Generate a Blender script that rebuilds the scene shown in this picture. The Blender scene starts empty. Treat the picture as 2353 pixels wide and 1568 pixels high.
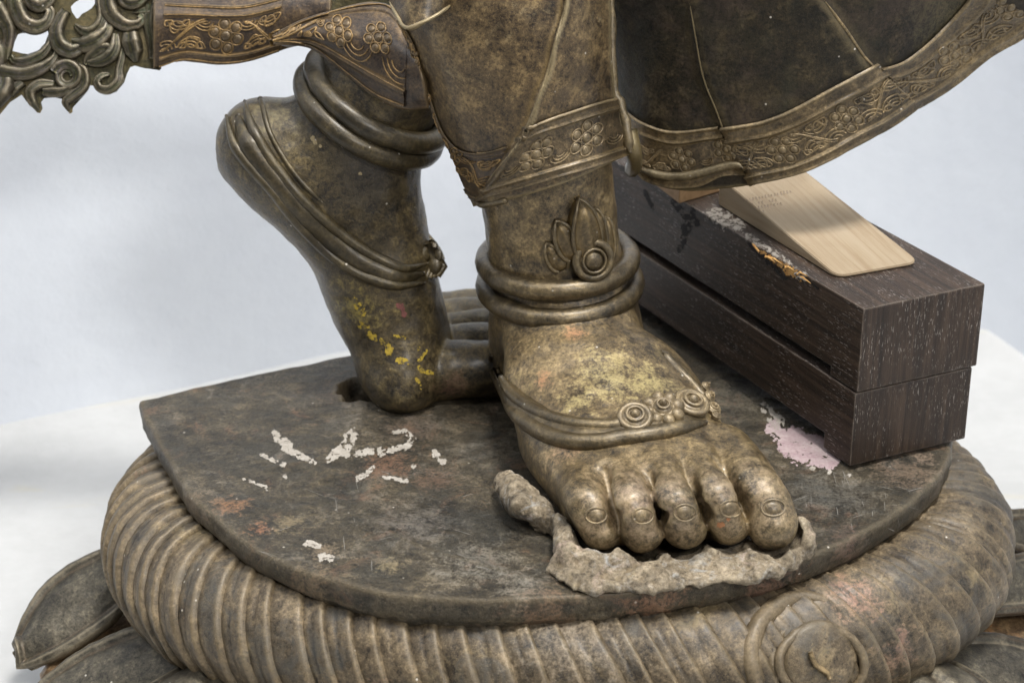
import bpy, bmesh, math, random
import numpy as np
from mathutils import Vector, Matrix
from mathutils.bvhtree import BVHTree
from mathutils.geometry import tessellate_polygon

S = bpy.context.scene
COL = S.collection
rad = math.radians

# ------------------------------------------------------------------ camera
VW, VH, F = 2352.0, 1568.0, 4750.0           # measuring grid laid over the photograph, focal length in its pixels
PITCH = rad(25.0); HC = 0.4677
CAM = np.array([0.0, 0.0, HC])
FW = np.array([0, math.cos(PITCH), -math.sin(PITCH)])
UP = np.array([0, math.sin(PITCH), math.cos(PITCH)])
RT = np.array([1.0, 0, 0])
cam_d = bpy.data.cameras.new("camera"); cam = bpy.data.objects.new("camera", cam_d)
COL.objects.link(cam); S.camera = cam
cam.location = CAM; cam.rotation_euler = (math.pi / 2 - PITCH, 0, 0)
cam_d.sensor_width = 36.0; cam_d.lens = F / VW * 36.0
cam_d.clip_start = 0.01; cam_d.clip_end = 60
cam_d.dof.use_dof = True; cam_d.dof.focus_distance = 0.94; cam_d.dof.aperture_fstop = 12.0

# ------------------------------------------------------------------ light: soft museum lamps overhead, plain room light
W = bpy.data.worlds.new("World"); S.world = W; W.use_nodes = True
bg = W.node_tree.nodes["Background"]; bg.inputs[0].default_value = (0.97, 0.98, 1.0, 1); bg.inputs[1].default_value = 0.15

def area(name, loc, target, sx, sy, power, col):
    l = bpy.data.lights.new(name, 'AREA'); l.shape = 'RECTANGLE'; l.size = sx; l.size_y = sy
    l.energy = power; l.color = col
    o = bpy.data.objects.new(name, l); COL.objects.link(o); o.location = loc
    o.rotation_euler = (Vector(target) - Vector(loc)).to_track_quat('-Z', 'Y').to_euler()
    return o
area("ceiling_lamp", (0.35, 0.55, 2.0), (0.05, 0.95, 0.0), 0.5, 0.35, 50, (1.0, 0.965, 0.91))
area("front_lamp", (0.75, -0.9, 1.5), (0.05, 0.9, 0.05), 0.5, 0.35, 25, (1.0, 0.97, 0.93))
area("wall_lamp", (-0.9, 0.35, 1.8), (-0.2, 1.25, 0.25), 0.7, 0.5, 9, (0.97, 0.98, 1.0))

S.view_settings.view_transform = 'Standard'; S.view_settings.look = 'None'
S.view_settings.exposure = 0.0; S.view_settings.gamma = 1.0

# ------------------------------------------------------------------ pixel -> place helpers
def ray(px, py):
    px = np.asarray(px, float); py = np.asarray(py, float)
    return FW + ((px - VW / 2) / F)[..., None] * RT - ((py - VH / 2) / F)[..., None] * UP
def D(px, py, d):                               # point at distance d in front of the camera
    return CAM + ray(px, py) * np.asarray(d, float)[..., None]
def Z(px, py, z=0.0):                           # point on the level z
    r = ray(px, py); return CAM + r * ((np.asarray(z, float) - HC) / r[..., 2])[..., None]
def V(px, py, Y):                               # point on the upright plane y = Y
    r = ray(px, py); return CAM + r * (np.asarray(Y, float) / r[..., 1])[..., None]
def P2(pts): a = np.array(pts, float); return a[:, 0], a[:, 1]

def cr(P, n, closed=False):                     # Catmull-Rom through the rows of P, n spans each
    P = np.asarray(P, float)
    if closed: Q = np.concatenate([P[-1:], P, P[:2]]); m = len(P)
    else: Q = np.concatenate([2 * P[:1] - P[1:2], P, 2 * P[-1:] - P[-2:-1]]); m = len(P) - 1
    out = []
    t = (np.arange(n) / n).reshape((-1,) + (1,) * (P.ndim - 1))
    for i in range(m):
        a, b, c, d = Q[i], Q[i + 1], Q[i + 2], Q[i + 3]
        out.append(0.5 * (2 * b + (c - a) * t + (2 * a - 5 * b + 4 * c - d) * t**2 + (3 * b - a - 3 * c + d) * t**3))
    if not closed: out.append(P[-1:])
    return np.concatenate(out)
def resample(P, n):
    P = np.asarray(P, float); L = np.concatenate([[0], np.cumsum(np.linalg.norm(np.diff(P, axis=0), axis=1))])
    u = np.linspace(0, L[-1], n); return np.stack([np.interp(u, L, P[:, k]) for k in range(P.shape[1])], 1)

# ------------------------------------------------------------------ noise
def _h(i, j, k, s):
    n = (i * 374761393 + j * 668265263 + k * 1274126177 + s * 974634777) & 0xffffffff
    n = ((n ^ (n >> 13)) * 1274126177) & 0xffffffff
    return ((n ^ (n >> 16)) & 0xffff) / 65535.0
def noise3(p, sc, seed=0):
    q = np.asarray(p, float) * sc; i = np.floor(q).astype(np.int64); f = q - i; f = f * f * (3 - 2 * f)
    r = 0
    for a in (0, 1):
        for b in (0, 1):
            for c in (0, 1):
                w = (f[..., 0] if a else 1 - f[..., 0]) * (f[..., 1] if b else 1 - f[..., 1]) * (f[..., 2] if c else 1 - f[..., 2])
                r = r + w * _h(i[..., 0] + a, i[..., 1] + b, i[..., 2] + c, seed)
    return r - 0.5
def fbm(p, sc, o=3, seed=0):
    r = 0; a = 1
    for k in range(o): r = r + a * noise3(p, sc * 2**k, seed + k); a *= .5
    return r

# ------------------------------------------------------------------ mesh builders
def finish(o, label, cat, group, kind):
    if label: o['label'] = label
    if cat: o['category'] = cat
    if group: o['group'] = group
    if kind: o['kind'] = kind
def mk(name, v, f, mat, parent=None, smooth=True, label=None, cat=None, group=None, kind=None):
    me = bpy.data.meshes.new(name)
    me.from_pydata(np.asarray(v, float).tolist(), [], [tuple(int(i) for i in q) for q in f])
    me.validate()
    if mat: me.materials.append(mat)
    if smooth: me.polygons.foreach_set('use_smooth', [True] * len(me.polygons))
    me.update()
    o = bpy.data.objects.new(name, me); COL.objects.link(o)
    if parent:
        o.parent = parent; o.matrix_parent_inverse = root_mat(parent).inverted()
    finish(o, label, cat, group, kind); return o
def root_mat(p):
    m = p.matrix_basis.copy()
    while p.parent: m = p.parent.matrix_basis @ (p.matrix_parent_inverse @ m); p = p.parent
    return m
def thing(name, loc, label, cat, group=None):
    o = bpy.data.objects.new(name, None); COL.objects.link(o); o.location = loc; o.empty_display_size = .02
    finish(o, label, cat, group, None); return o

class MB:
    def __init__(s): s.v = []; s.f = []; s.n = 0
    def add(s, v, f):
        v = np.asarray(v, float); s.v.append(v); s.f += [tuple(i + s.n for i in q) for q in f]; s.n += len(v)
    def mk(s, *a, **k): return mk(a[0], np.concatenate(s.v), s.f, *a[1:], **k)

def gridfaces(nu, nv, cu=False, cv=False):
    f = []
    for i in range(nu if cu else nu - 1):
        for j in range(nv if cv else nv - 1):
            i2, j2 = (i + 1) % nu, (j + 1) % nv
            f.append((i * nv + j, i2 * nv + j, i2 * nv + j2, i * nv + j2))
    return f
def tube(pts, r, seg=8, closed=False, flat=1.0, up=None):
    pts = np.asarray(pts, float); n = len(pts); r = np.broadcast_to(np.asarray(r, float), (n,))
    if closed: T = np.roll(pts, -1, 0) - np.roll(pts, 1, 0)
    else: T = np.gradient(pts, axis=0)
    T /= np.linalg.norm(T, axis=1)[:, None] + 1e-12
    if up is None:
        N = np.zeros_like(pts); v = np.cross(T[0], [0.3, 0.2, 1.0]); v /= np.linalg.norm(v) + 1e-9
        for i in range(n):
            v = v - T[i] * v.dot(T[i]); v /= np.linalg.norm(v) + 1e-12; N[i] = v
        B = np.cross(T, N)
    else:
        U = np.broadcast_to(np.asarray(up, float), pts.shape)
        N = U - T * (U * T).sum(1)[:, None]; N /= np.linalg.norm(N, axis=1)[:, None] + 1e-12; B = np.cross(T, N)
    a = np.linspace(0, 2 * math.pi, seg, endpoint=False)
    v = pts[:, None] + r[:, None, None] * (np.cos(a)[None, :, None] * B[:, None] + flat * np.sin(a)[None, :, None] * N[:, None])
    f = gridfaces(n, seg, closed, True)
    v = v.reshape(-1, 3)
    if not closed:
        f.append(tuple(range(seg))[::-1]); f.append(tuple((n - 1) * seg + k for k in range(seg)))
    return v, f
def dome(c, nrm, rx, ry, h, tx=None, nr=4, seg=14, ang=0.0):       # low boss on a surface
    n = np.asarray(nrm, float); n = n / np.linalg.norm(n)
    t = np.cross(n, [0.12, 0.3, 1.0]) if tx is None else np.asarray(tx, float)
    t = t - n * t.dot(n); t /= np.linalg.norm(t); b = np.cross(n, t)
    v = [np.asarray(c) + n * h]; f = []
    for k in range(1, nr + 1):
        q = k / nr * math.pi / 2
        for a in np.linspace(0, 2 * math.pi, seg, endpoint=False):
            v.append(c + t * rx * math.sin(q) * math.cos(a + ang) + b * ry * math.sin(q) * math.sin(a + ang) + n * (h * math.cos(q) - (0.3 * h if k == nr else 0)))
    for j in range(seg): f.append((0, 1 + j, 1 + (j + 1) % seg))
    for k in range(nr - 1):
        for j in range(seg):
            a0 = 1 + k * seg; f.append((a0 + j, a0 + seg + j, a0 + seg + (j + 1) % seg, a0 + (j + 1) % seg))
    return np.array(v), f
def gnormals(G):
    N = np.cross(np.gradient(G, axis=1), np.gradient(G, axis=0)); N /= np.linalg.norm(N, axis=2)[..., None] + 1e-12
    return N
def thick(G, th):                                                   # a surface grid given real thickness, away from the camera
    N = gnormals(G); s = np.sign(((G - CAM) * N).sum(2).mean()); nu, nv = G.shape[:2]
    v = np.concatenate([G.reshape(-1, 3), (G + N * s * th).reshape(-1, 3)]); m = nu * nv
    f = gridfaces(nu, nv); f += [tuple(i + m for i in q[::-1]) for q in f]
    ring = [i * nv for i in range(nu)] + [(nu - 1) * nv + j for j in range(1, nv)] + [i * nv + nv - 1 for i in range(nu - 2, -1, -1)] + [j for j in range(nv - 2, 0, -1)]
    for a, b in zip(ring, ring[1:] + ring[:1]): f.append((b, a, a + m, b + m))
    return v, f
def bvh_of(o):
    me = o.data; return BVHTree.FromPolygons([v.co[:] for v in me.vertices], [p.vertices[:] for p in me.polygons])
def cast(bvh, px, py):
    d = ray(px, py); l, n, _, _ = bvh.ray_cast(Vector(CAM), Vector(d))
    if l is None: return None
    n = np.array(n); n = n if n.dot(d) < 0 else -n
    return np.array(l), n
def lay(bvh, pts, lift=0.0):                                         # a line of grid points laid on a surface
    out = []; nn = []
    for p in pts:
        h = cast(bvh, p[0], p[1])
        if h is None: continue
        out.append(h[0] + h[1] * lift); nn.append(h[1])
    return np.array(out), np.array(nn)

# signed distance fields -> skin
class Field:
    def __init__(s, lo, hi, h):
        s.lo = np.array(lo, float); s.h = h
        s.n = np.ceil((np.array(hi) - s.lo) / h).astype(int) + 1
        ax = [(s.lo[k] + h * np.arange(s.n[k])).astype(np.float32) for k in range(3)]
        s.ax = ax; s.d = np.full(s.n, 1.0, np.float32)
    def box(s, lo, hi):
        a = np.clip(np.floor((np.asarray(lo) - s.lo) / s.h).astype(int), 0, s.n); b = np.clip(np.ceil((np.asarray(hi) - s.lo) / s.h).astype(int) + 1, 0, s.n)
        return tuple(slice(x, y) for x, y in zip(a, b))
    def pts(s, sl): return np.stack(np.meshgrid(s.ax[0][sl[0]], s.ax[1][sl[1]], s.ax[2][sl[2]], indexing='ij'), -1)
    def union(s, g, sl, k):
        a = s.d[sl]
        if k <= 0: s.d[sl] = np.minimum(a, g); return
        hh = np.clip(0.5 + 0.5 * (a - g) / k, 0, 1); s.d[sl] = a * (1 - hh) + g * hh - k * hh * (1 - hh)
    def cut(s, g, sl, k):
        a = s.d[sl]; g = -g
        hh = np.clip(0.5 - 0.5 * (a - g) / k, 0, 1); s.d[sl] = a * (1 - hh) + g * hh + k * hh * (1 - hh)
    def loft(s, C, ra, rb, A, k, spans=4, op='u'):                   # elliptic section swept along C; A = direction of ra
        C = np.asarray(C, float); A = np.asarray(A, float); n = len(C)
        A = np.broadcast_to(A, C.shape)
        M = cr(np.concatenate([C, np.reshape(np.broadcast_to(ra, n), (n, 1)), np.reshape(np.broadcast_to(rb, n), (n, 1)), A], 1), spans)
        pad = M[:, 3:5].max() + max(k, .004) + .002
        sl = s.box(M[:, :3].min(0) - pad, M[:, :3].max(0) + pad)
        p = s.pts(sl); best = np.full(p.shape[:3], 1.0, np.float32)
        for i in range(len(M) - 1):
            a, b = M[i, :3].astype(np.float32), M[i + 1, :3].astype(np.float32); ab = b - a; L2 = float(ab @ ab) + 1e-12
            t = np.clip(((p - a) @ ab) / L2, 0, 1)
            q = p - a - t[..., None] * ab
            tn = ab / math.sqrt(L2)
            ua = (M[i, 5:] + M[i + 1, 5:]) * .5; ua = ua - tn * (ua @ tn); ua = (ua / np.linalg.norm(ua)).astype(np.float32); ub = np.cross(tn, ua)
            r1 = (M[i, 3] * (1 - t) + M[i + 1, 3] * t).astype(np.float32); r2 = (M[i, 4] * (1 - t) + M[i + 1, 4] * t).astype(np.float32); r3 = np.minimum(r1, r2)
            u = q @ ua; w = q @ ub; x = q @ tn.astype(np.float32)
            k0 = np.sqrt((u / r1)**2 + (w / r2)**2 + (x / r3)**2); k1 = np.sqrt((u / r1**2)**2 + (w / r2**2)**2 + (x / r3**2)**2) + 1e-6
            best = np.minimum(best, np.where(k0 < 1e-4, -r3, k0 * (k0 - 1) / k1))
        (s.union if op == 'u' else s.cut)(best, sl, k)
    def ball(s, c, r, k, op='u'):
        c = np.asarray(c, float); r = np.broadcast_to(np.asarray(r, float), (3,)); pad = r.max() + max(k, .003) + .002
        sl = s.box(c - pad, c + pad); p = s.pts(sl) - c.astype(np.float32)
        k0 = np.linalg.norm(p / r, axis=-1); k1 = np.linalg.norm(p / r**2, axis=-1) + 1e-6
        (s.union if op == 'u' else s.cut)((k0 * (k0 - 1) / k1).astype(np.float32), sl, k)
    def soften(s, r, lim=.014):                                       # round off the joins
        a = np.clip(s.d, -lim, lim)
        for _ in range(2):
            for ax in range(3):
                pad = [(0, 0)] * 3; pad[ax] = (r + 1, r); c = np.cumsum(np.pad(a, pad, mode='edge'), axis=ax, dtype=np.float64)
                n = a.shape[ax]; a = ((np.take(c, range(2 * r + 1, 2 * r + 1 + n), ax) - np.take(c, range(0, n), ax)) / (2 * r + 1)).astype(np.float32)
        s.d = np.where(np.abs(s.d) < lim, a, s.d)
    def flatten_below(s, z): s.d = np.maximum(s.d, (z - s.ax[2])[None, None, :])
    def roughen(s, amp, sc, o=3, seed=0):
        m = np.abs(s.d) < amp * 3 + s.h * 2; idx = np.argwhere(m)
        p = s.lo + idx * s.h; s.d[m] += (amp * fbm(p, sc, o, seed)).astype(np.float32)
    def skin(s):
        d = s.d; neg = d < 0; nx, ny, nz = d.shape
        acc = np.zeros((nx - 1, ny - 1, nz - 1), np.int8)
        for a in (0, 1):
            for b in (0, 1):
                for c in (0, 1): acc += neg[a:nx - 1 + a, b:ny - 1 + b, c:nz - 1 + c]
        cells = np.argwhere((acc > 0) & (acc < 8)); idm = np.full(acc.shape, -1, np.int64); idm[tuple(cells.T)] = np.arange(len(cells))
        sm = np.zeros((len(cells), 3)); ct = np.zeros(len(cells))
        cor = [(a, b, c) for a in (0, 1) for b in (0, 1) for c in (0, 1)]
        val = {q: d[tuple((cells + q).T)] for q in cor}
        for q in cor:
            for ax in range(3):
                if q[ax] == 0:
                    q2 = list(q); q2[ax] = 1; q2 = tuple(q2); a, b = val[q], val[q2]; m = (a < 0) != (b < 0)
                    t = np.where(m, a / (a - b + 1e-20), 0); pos = np.array(q, float)[None] + t[:, None] * (np.array(q2) - np.array(q))[None]
                    sm += pos * m[:, None]; ct += m
        v = s.lo + (cells + sm / ct[:, None]) * s.h
        F_ = []
        for ax in range(3):
            o1, o2 = [(1, 2), (2, 0), (0, 1)][ax]
            sl0 = [slice(None)] * 3; sl1 = [slice(None)] * 3; sl0[ax] = slice(0, -1); sl1[ax] = slice(1, None)
            A, B = neg[tuple(sl0)], neg[tuple(sl1)]; E = np.argwhere(A != B)
            E = E[(E[:, o1] > 0) & (E[:, o2] > 0) & (E[:, o1] < d.shape[o1] - 1) & (E[:, o2] < d.shape[o2] - 1)]
            fl = A[tuple(E.T)]; e1 = np.eye(3, dtype=int)[o1]; e2 = np.eye(3, dtype=int)[o2]
            c = [idm[tuple((E - x).T)] for x in (e1 + e2, e2, 0 * e1, e1)]
            q = np.stack(c, 1); q[~fl] = q[~fl][:, ::-1]; F_.append(q)
        return v, np.concatenate(F_)

# ------------------------------------------------------------------ materials
def nt(name):
    m = bpy.data.materials.new(name); m.use_nodes = True; t = m.node_tree; return m, t, t.nodes["Principled BSDF"]
def N(t, ty, **k):
    n = t.nodes.new(ty)
    for a, b in k.items(): setattr(n, a, b)
    return n
def setv(n, **k):
    for a, b in k.items(): n.inputs[a.replace('_', ' ')].default_value = b
def noi(t, co, sc, det=4, ro=.6, dist=0.0):
    n = N(t, 'ShaderNodeTexNoise'); setv(n, Scale=sc, Detail=det, Roughness=ro, Distortion=dist); t.links.new(co, n.inputs['Vector']); return n.outputs['Fac']
def math_(t, op, a, b, c=None):
    n = N(t, 'ShaderNodeMath', operation=op)
    for i, x in enumerate((a, b, c)):
        if x is None: continue
        if isinstance(x, (int, float)): n.inputs[i].default_value = x
        else: t.links.new(x, n.inputs[i])
    return n.outputs[0]
def ramp(t, fac, stops, interp='LINEAR'):
    n = N(t, 'ShaderNodeValToRGB'); e = n.color_ramp; e.interpolation = interp
    while len(e.elements) < len(stops): e.elements.new(.5)
    for x, (p, c) in zip(e.elements, stops):
        x.position = p; x.color = (*c, 1) if not isinstance(c, (int, float)) else (c, c, c, 1)
    t.links.new(fac, n.inputs[0]); return n.outputs[0]
def mix(t, fac, a, b):
    n = N(t, 'ShaderNodeMix', data_type='RGBA')
    for i, x in zip((0, 6, 7), (fac, a, b)):
        if isinstance(x, (int, float)): n.inputs[i].default_value = x
        elif isinstance(x, tuple): n.inputs[i].default_value = (*x, 1)
        else: t.links.new(x, n.inputs[i])
    return n.outputs[2]
def bronze(name, c, wear, dust, sc=1.0, rough=.44, metal=.5, bump=.45, dust_amt=.5, wear_amt=.7, patch=None, spots=.95, stretch=None, blobs=()):
    wm = lambda x, k=1.0: (x[0] * 1.04 * k, x[1] * .93 * k, x[2] * .74 * k)
    c = [wm(x, k) for x, k in zip(c, (.45, .66, .80, 1.08))]; wear = wm(wear); dust = wm(dust)
    m, t, b = nt(name)
    co = N(t, 'ShaderNodeTexCoord').outputs['Object']
    if stretch:
        mp = N(t, 'ShaderNodeMapping'); mp.inputs['Scale'].default_value = stretch; t.links.new(co, mp.inputs[0]); co = mp.outputs[0]
    a = noi(t, co, 24 * sc, 6, .66, .7); d = noi(t, co, 130 * sc, 6, .68, .3); g = noi(t, co, 620, 5, .74); gg = noi(t, co, 2600, 2, .6)
    mixv = math_(t, 'ADD', math_(t, 'MULTIPLY', a, .29), math_(t, 'ADD', math_(t, 'MULTIPLY', d, .35), math_(t, 'MULTIPLY', g, .36)))
    colr = ramp(t, mixv, [(.40, c[0]), (.455, c[1]), (.525, c[2]), (.61, c[3])])
    if patch:                                        # broad patches of another patina
        for pc, psc, lo, hi, amt in patch:
            pm = ramp(t, math_(t, 'ADD', math_(t, 'MULTIPLY', noi(t, co, psc, 7, .72, 1.0), .8), math_(t, 'MULTIPLY', g, .2)), [(lo, 0.0), (hi, 1.0)])
            colr = mix(t, math_(t, 'MULTIPLY', pm, math_(t, 'MULTIPLY', ramp(t, d, [(.36, .25), (.58, 1.0)]), amt)), colr, pc)
    for bc, br, bcol, amt, *ex in blobs:               # stains that sit at one place, and painted shade on the rear leg
        vd = N(t, 'ShaderNodeVectorMath', operation='DISTANCE'); t.links.new(co, vd.inputs[0]); vd.inputs[1].default_value = tuple(bc)
        e = math_(t, 'ADD', math_(t, 'SUBTRACT', 1.0, math_(t, 'DIVIDE', vd.outputs['Value'], br)), math_(t, 'MULTIPLY_ADD', math_(t, 'ADD', math_(t, 'MULTIPLY', d, .6), math_(t, 'MULTIPLY', g, .4)), ex[0] if ex else 4.0, -.5 * (ex[0] if ex else 4.0)))
        colr = mix(t, math_(t, 'MULTIPLY', ramp(t, e, [(.40, 0.0), (.95, 1.0)]), math_(t, 'MULTIPLY', ramp(t, g, [(.38, .35), (.58, 1.0)]), amt)), colr, bcol)
    pt = N(t, 'ShaderNodeNewGeometry').outputs['Pointiness']
    hi = math_(t, 'MULTIPLY', ramp(t, math_(t, 'ADD', pt, math_(t, 'MULTIPLY', math_(t, 'SUBTRACT', d, .5), .05)), [(.505, 0.0), (.56, 1.0)]), wear_amt)
    colr = mix(t, hi, colr, wear)
    lo = math_(t, 'MULTIPLY', ramp(t, math_(t, 'ADD', pt, math_(t, 'MULTIPLY', math_(t, 'SUBTRACT', d, .5), .05)), [(.44, 1.0), (.495, 0.0)]), dust_amt)
    colr = mix(t, lo, colr, dust)
    # speckle of dust grains and dark pits
    colr = mix(t, math_(t, 'MULTIPLY', ramp(t, gg, [(.60, 0.0), (.72, 1.0)]), .38 * spots), colr, tuple(min(1, x * 1.5 + .02) for x in c[3]))
    colr = mix(t, math_(t, 'MULTIPLY', ramp(t, g, [(.30, 1.0), (.42, 0.0)]), .55 * spots), colr, tuple(x * .35 for x in c[0]))
    vo = N(t, 'ShaderNodeTexVoronoi', feature='F1'); setv(vo, Scale=150.0); t.links.new(co, vo.inputs['Vector'])
    rnd = N(t, 'ShaderNodeSeparateColor'); t.links.new(vo.outputs['Color'], rnd.inputs[0])
    sp = math_(t, 'MULTIPLY', ramp(t, vo.outputs['Distance'], [(.05, 1.0), (.10, 0.0)]), math_(t, 'GREATER_THAN', rnd.outputs[0], .86))
    colr = mix(t, math_(t, 'MULTIPLY', sp, .8), colr, (.55, .51, .44))
    t.links.new(colr, b.inputs['Base Color'])
    b.inputs['Metallic'].default_value = metal; b.inputs['Coat Weight'].default_value = .35 if rough < .48 else .12; b.inputs['Coat Roughness'].default_value = .30
    t.links.new(math_(t, 'MULTIPLY_ADD', d, .35, rough - .17), b.inputs['Roughness'])
    bn = N(t, 'ShaderNodeBump'); setv(bn, Strength=bump, Distance=.0014)
    t.links.new(math_(t, 'ADD', math_(t, 'MULTIPLY', d, .75), math_(t, 'MULTIPLY', g, .5)), bn.inputs['Height']); t.links.new(bn.outputs[0], b.inputs['Normal'])
    return m
def simple(name, c0, c1, sc, rough=.8, bump=.3, dist=.0006, det=5, sp=None):
    m, t, b = nt(name); co = N(t, 'ShaderNodeTexCoord').outputs['Object']
    n = noi(t, co, sc, det, .65, .3); n2 = noi(t, co, sc * 7, 4, .65)
    colr = ramp(t, math_(t, 'ADD', math_(t, 'MULTIPLY', n, .6), math_(t, 'MULTIPLY', n2, .4)), [(.36, c0), (.62, c1)])
    if sp: colr = mix(t, ramp(t, noi(t, co, sp[1], 5, .7, .5), [(sp[2], 0.0), (sp[2] + .06, 1.0)]), colr, sp[0])
    t.links.new(colr, b.inputs['Base Color']); b.inputs['Roughness'].default_value = rough
    bn = N(t, 'ShaderNodeBump'); setv(bn, Strength=bump, Distance=dist); t.links.new(n2, bn.inputs['Height']); t.links.new(bn.outputs[0], b.inputs['Normal'])
    return m

OLIVE = [(.020, .016, .012), (.090, .071, .044), (.19, .152, .092), (.34, .28, .172)]
DARK = [(.007, .007, .005), (.016, .014, .009), (.030, .025, .015), (.062, .050, .028)]
BROWN = [(.018, .014, .013), (.045, .034, .027), (.085, .062, .040), (.15, .11, .062)]
GOLD = (.36, .30, .13)
fb = lambda px, py, Y=.86: V(px, py, Y)
M_leg = bronze("bronze_leg", OLIVE, (.34, .30, .20), (.27, .21, .11), rough=.42, metal=.30, patch=[((.27, .21, .08), 40, .57, .66, .5), ((.035, .027, .024), 30, .56, .63, .45)],
    blobs=[(Z(1400, 880, .046), .030, GOLD, .75), (Z(1500, 900, .043), .022, GOLD, .7), (Z(1330, 930, .041), .014, GOLD, .6), (Z(1320, 755, .062), .010, (.42, .20, .10), .8), (Z(1250, 875, .045), .009, (.40, .19, .09), .7),
           (Z(1310, 1040, .03), .014, (.40, .24, .15), .6), (Z(1460, 1160, .03), .045, (.26, .19, .15), .55), (Z(1700, 1150, .03), .040, (.27, .20, .14), .55), (Z(1290, 1080, .02), .010, (.45, .25, .13), .6)])
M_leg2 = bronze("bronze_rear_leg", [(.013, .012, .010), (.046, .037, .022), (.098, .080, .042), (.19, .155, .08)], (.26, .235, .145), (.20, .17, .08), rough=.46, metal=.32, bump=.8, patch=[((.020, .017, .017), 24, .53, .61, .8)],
    blobs=[(D(850, 380, .99), .032, (.020, .018, .019), .85), (D(830, 700, 1.02), .018, (.30, .24, .04), .55, 5.0), (D(1040, 890, 1.03), .018, (.11, .055, .045), .7), (D(640, 290, 1.01), .03, (.15, .14, .08), .5)])  # first blob: shade under the skirt, put into the colour
M_lip = bronze("bronze_lip", [(.030, .026, .019), (.075, .066, .046), (.13, .115, .08), (.22, .195, .14)], (.34, .30, .22), (.28, .23, .13), wear_amt=.3)
M_skirt = bronze("bronze_skirt", [(.020, .015, .011), (.068, .050, .031), (.135, .102, .060), (.24, .185, .105)], (.30, .27, .19), (.26, .20, .10), patch=[((.24, .21, .13), 34, .57, .68, .6), ((.036, .028, .022), 28, .56, .64, .6)])
M_panel = bronze("bronze_dark_panel", DARK, (.24, .21, .14), (.16, .13, .07), rough=.6, patch=[((.060, .040, .030), 18, .5, .6, .6), ((.014, .017, .010), 14, .5, .6, .6)], blobs=[(D(2160, 10, .985), .050, (.10, .083, .043), .8, 1.5), (D(2080, 60, .985), .022, (.085, .07, .038), .6, 1.5), (D(1480, 220, .985), .03, (.055, .04, .027), .7, 2.0)])
M_panel2 = bronze("bronze_olive_panel", [(.03, .027, .017), (.07, .062, .034), (.11, .098, .052), (.17, .15, .085)], (.30, .27, .17), (.22, .19, .09))
M_hem = bronze("bronze_hem", [(.030, .026, .019), (.068, .056, .038), (.115, .095, .06), (.19, .16, .10)], (.34, .30, .21), (.30, .24, .13), dust_amt=.8, wear_amt=.14)
M_band = bronze("bronze_brown_band", [(.016, .013, .014), (.042, .031, .028), (.075, .054, .038), (.14, .10, .055)], (.32, .25, .14), (.30, .21, .09), dust_amt=.8, wear_amt=.25)
M_hem2 = bronze("bronze_hem_relief", [(.026, .020, .014), (.072, .056, .036), (.135, .107, .068), (.24, .195, .125)], (.30, .26, .18), (.24, .19, .10), wear_amt=.35, dust_amt=.6)
M_hem3 = bronze("bronze_hem_line", [(.042, .032, .021), (.115, .090, .056), (.21, .168, .105), (.34, .275, .175)], (.34, .29, .20), (.24, .19, .10), wear_amt=.15)
M_line = bronze("bronze_worn_relief", [(.055, .043, .026), (.125, .097, .057), (.22, .17, .10), (.36, .285, .175)], (.40, .35, .25), (.25, .19, .09), wear_amt=.12)
M_line2 = bronze("bronze_amber_relief", [(.055, .037, .018), (.135, .088, .040), (.25, .17, .075), (.38, .27, .125)], (.40, .31, .17), (.25, .17, .07), wear_amt=.12)
M_scroll = bronze("bronze_scroll", [(.007, .009, .006), (.019, .020, .015), (.042, .041, .031), (.12, .104, .075)], (.34, .31, .25), (.10, .10, .035), patch=[((.10, .085, .10), 50, .53, .62, .5), ((.030, .044, .018), 34, .50, .60, .8), ((.22, .15, .09), 60, .6, .7, .6)], wear_amt=.3, dust_amt=.8, rough=.36, metal=.6)
M_web = bronze("bronze_scroll_web", [(.010, .012, .007), (.028, .030, .014), (.055, .052, .022), (.10, .085, .040)], (.2, .17, .1), (.12, .10, .03))
M_ring = bronze("bronze_ring", [(.020, .017, .014), (.060, .049, .034), (.115, .094, .060), (.20, .165, .105)], (.30, .265, .19), (.27, .21, .11), rough=.34, metal=.6, wear_amt=.16, dust_amt=.9)
M_ring2 = bronze("bronze_rear_ring", [(.010, .009, .007), (.028, .023, .015), (.055, .045, .026), (.105, .088, .05)], (.26, .235, .145), (.24, .20, .10), rough=.40, metal=.5, wear_amt=.10, dust_amt=.9, patch=[((.020, .017, .017), 40, .53, .61, .7)])  # darker than the front rings: the skirt's shadow put into the colour
M_roll = bronze("bronze_base_roll", [(.022, .018, .014), (.062, .050, .036), (.125, .103, .075), (.235, .20, .15)], (.34, .29, .21), (.05, .04, .028), wear_amt=.28, rough=.50, metal=.15, dust_amt=.8, patch=[((.040, .040, .037), 38, .50, .58, .95), ((.26, .20, .10), 30, .56, .66, .6), ((.34, .17, .11), 60, .63, .70, .4)],
    blobs=[(Z(1960, 1380, -.02), .020, (.38, .20, .14), .6), (Z(1850, 1345, -.02), .012, (.36, .19, .12), .6), (Z(560, 1250, -.02), .016, (.42, .42, .38), .45), (Z(1300, 1480, -.03), .05, (.30, .25, .19), .5), (Z(2050, 1480, -.04), .02, (.36, .19, .14), .5)])
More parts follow.
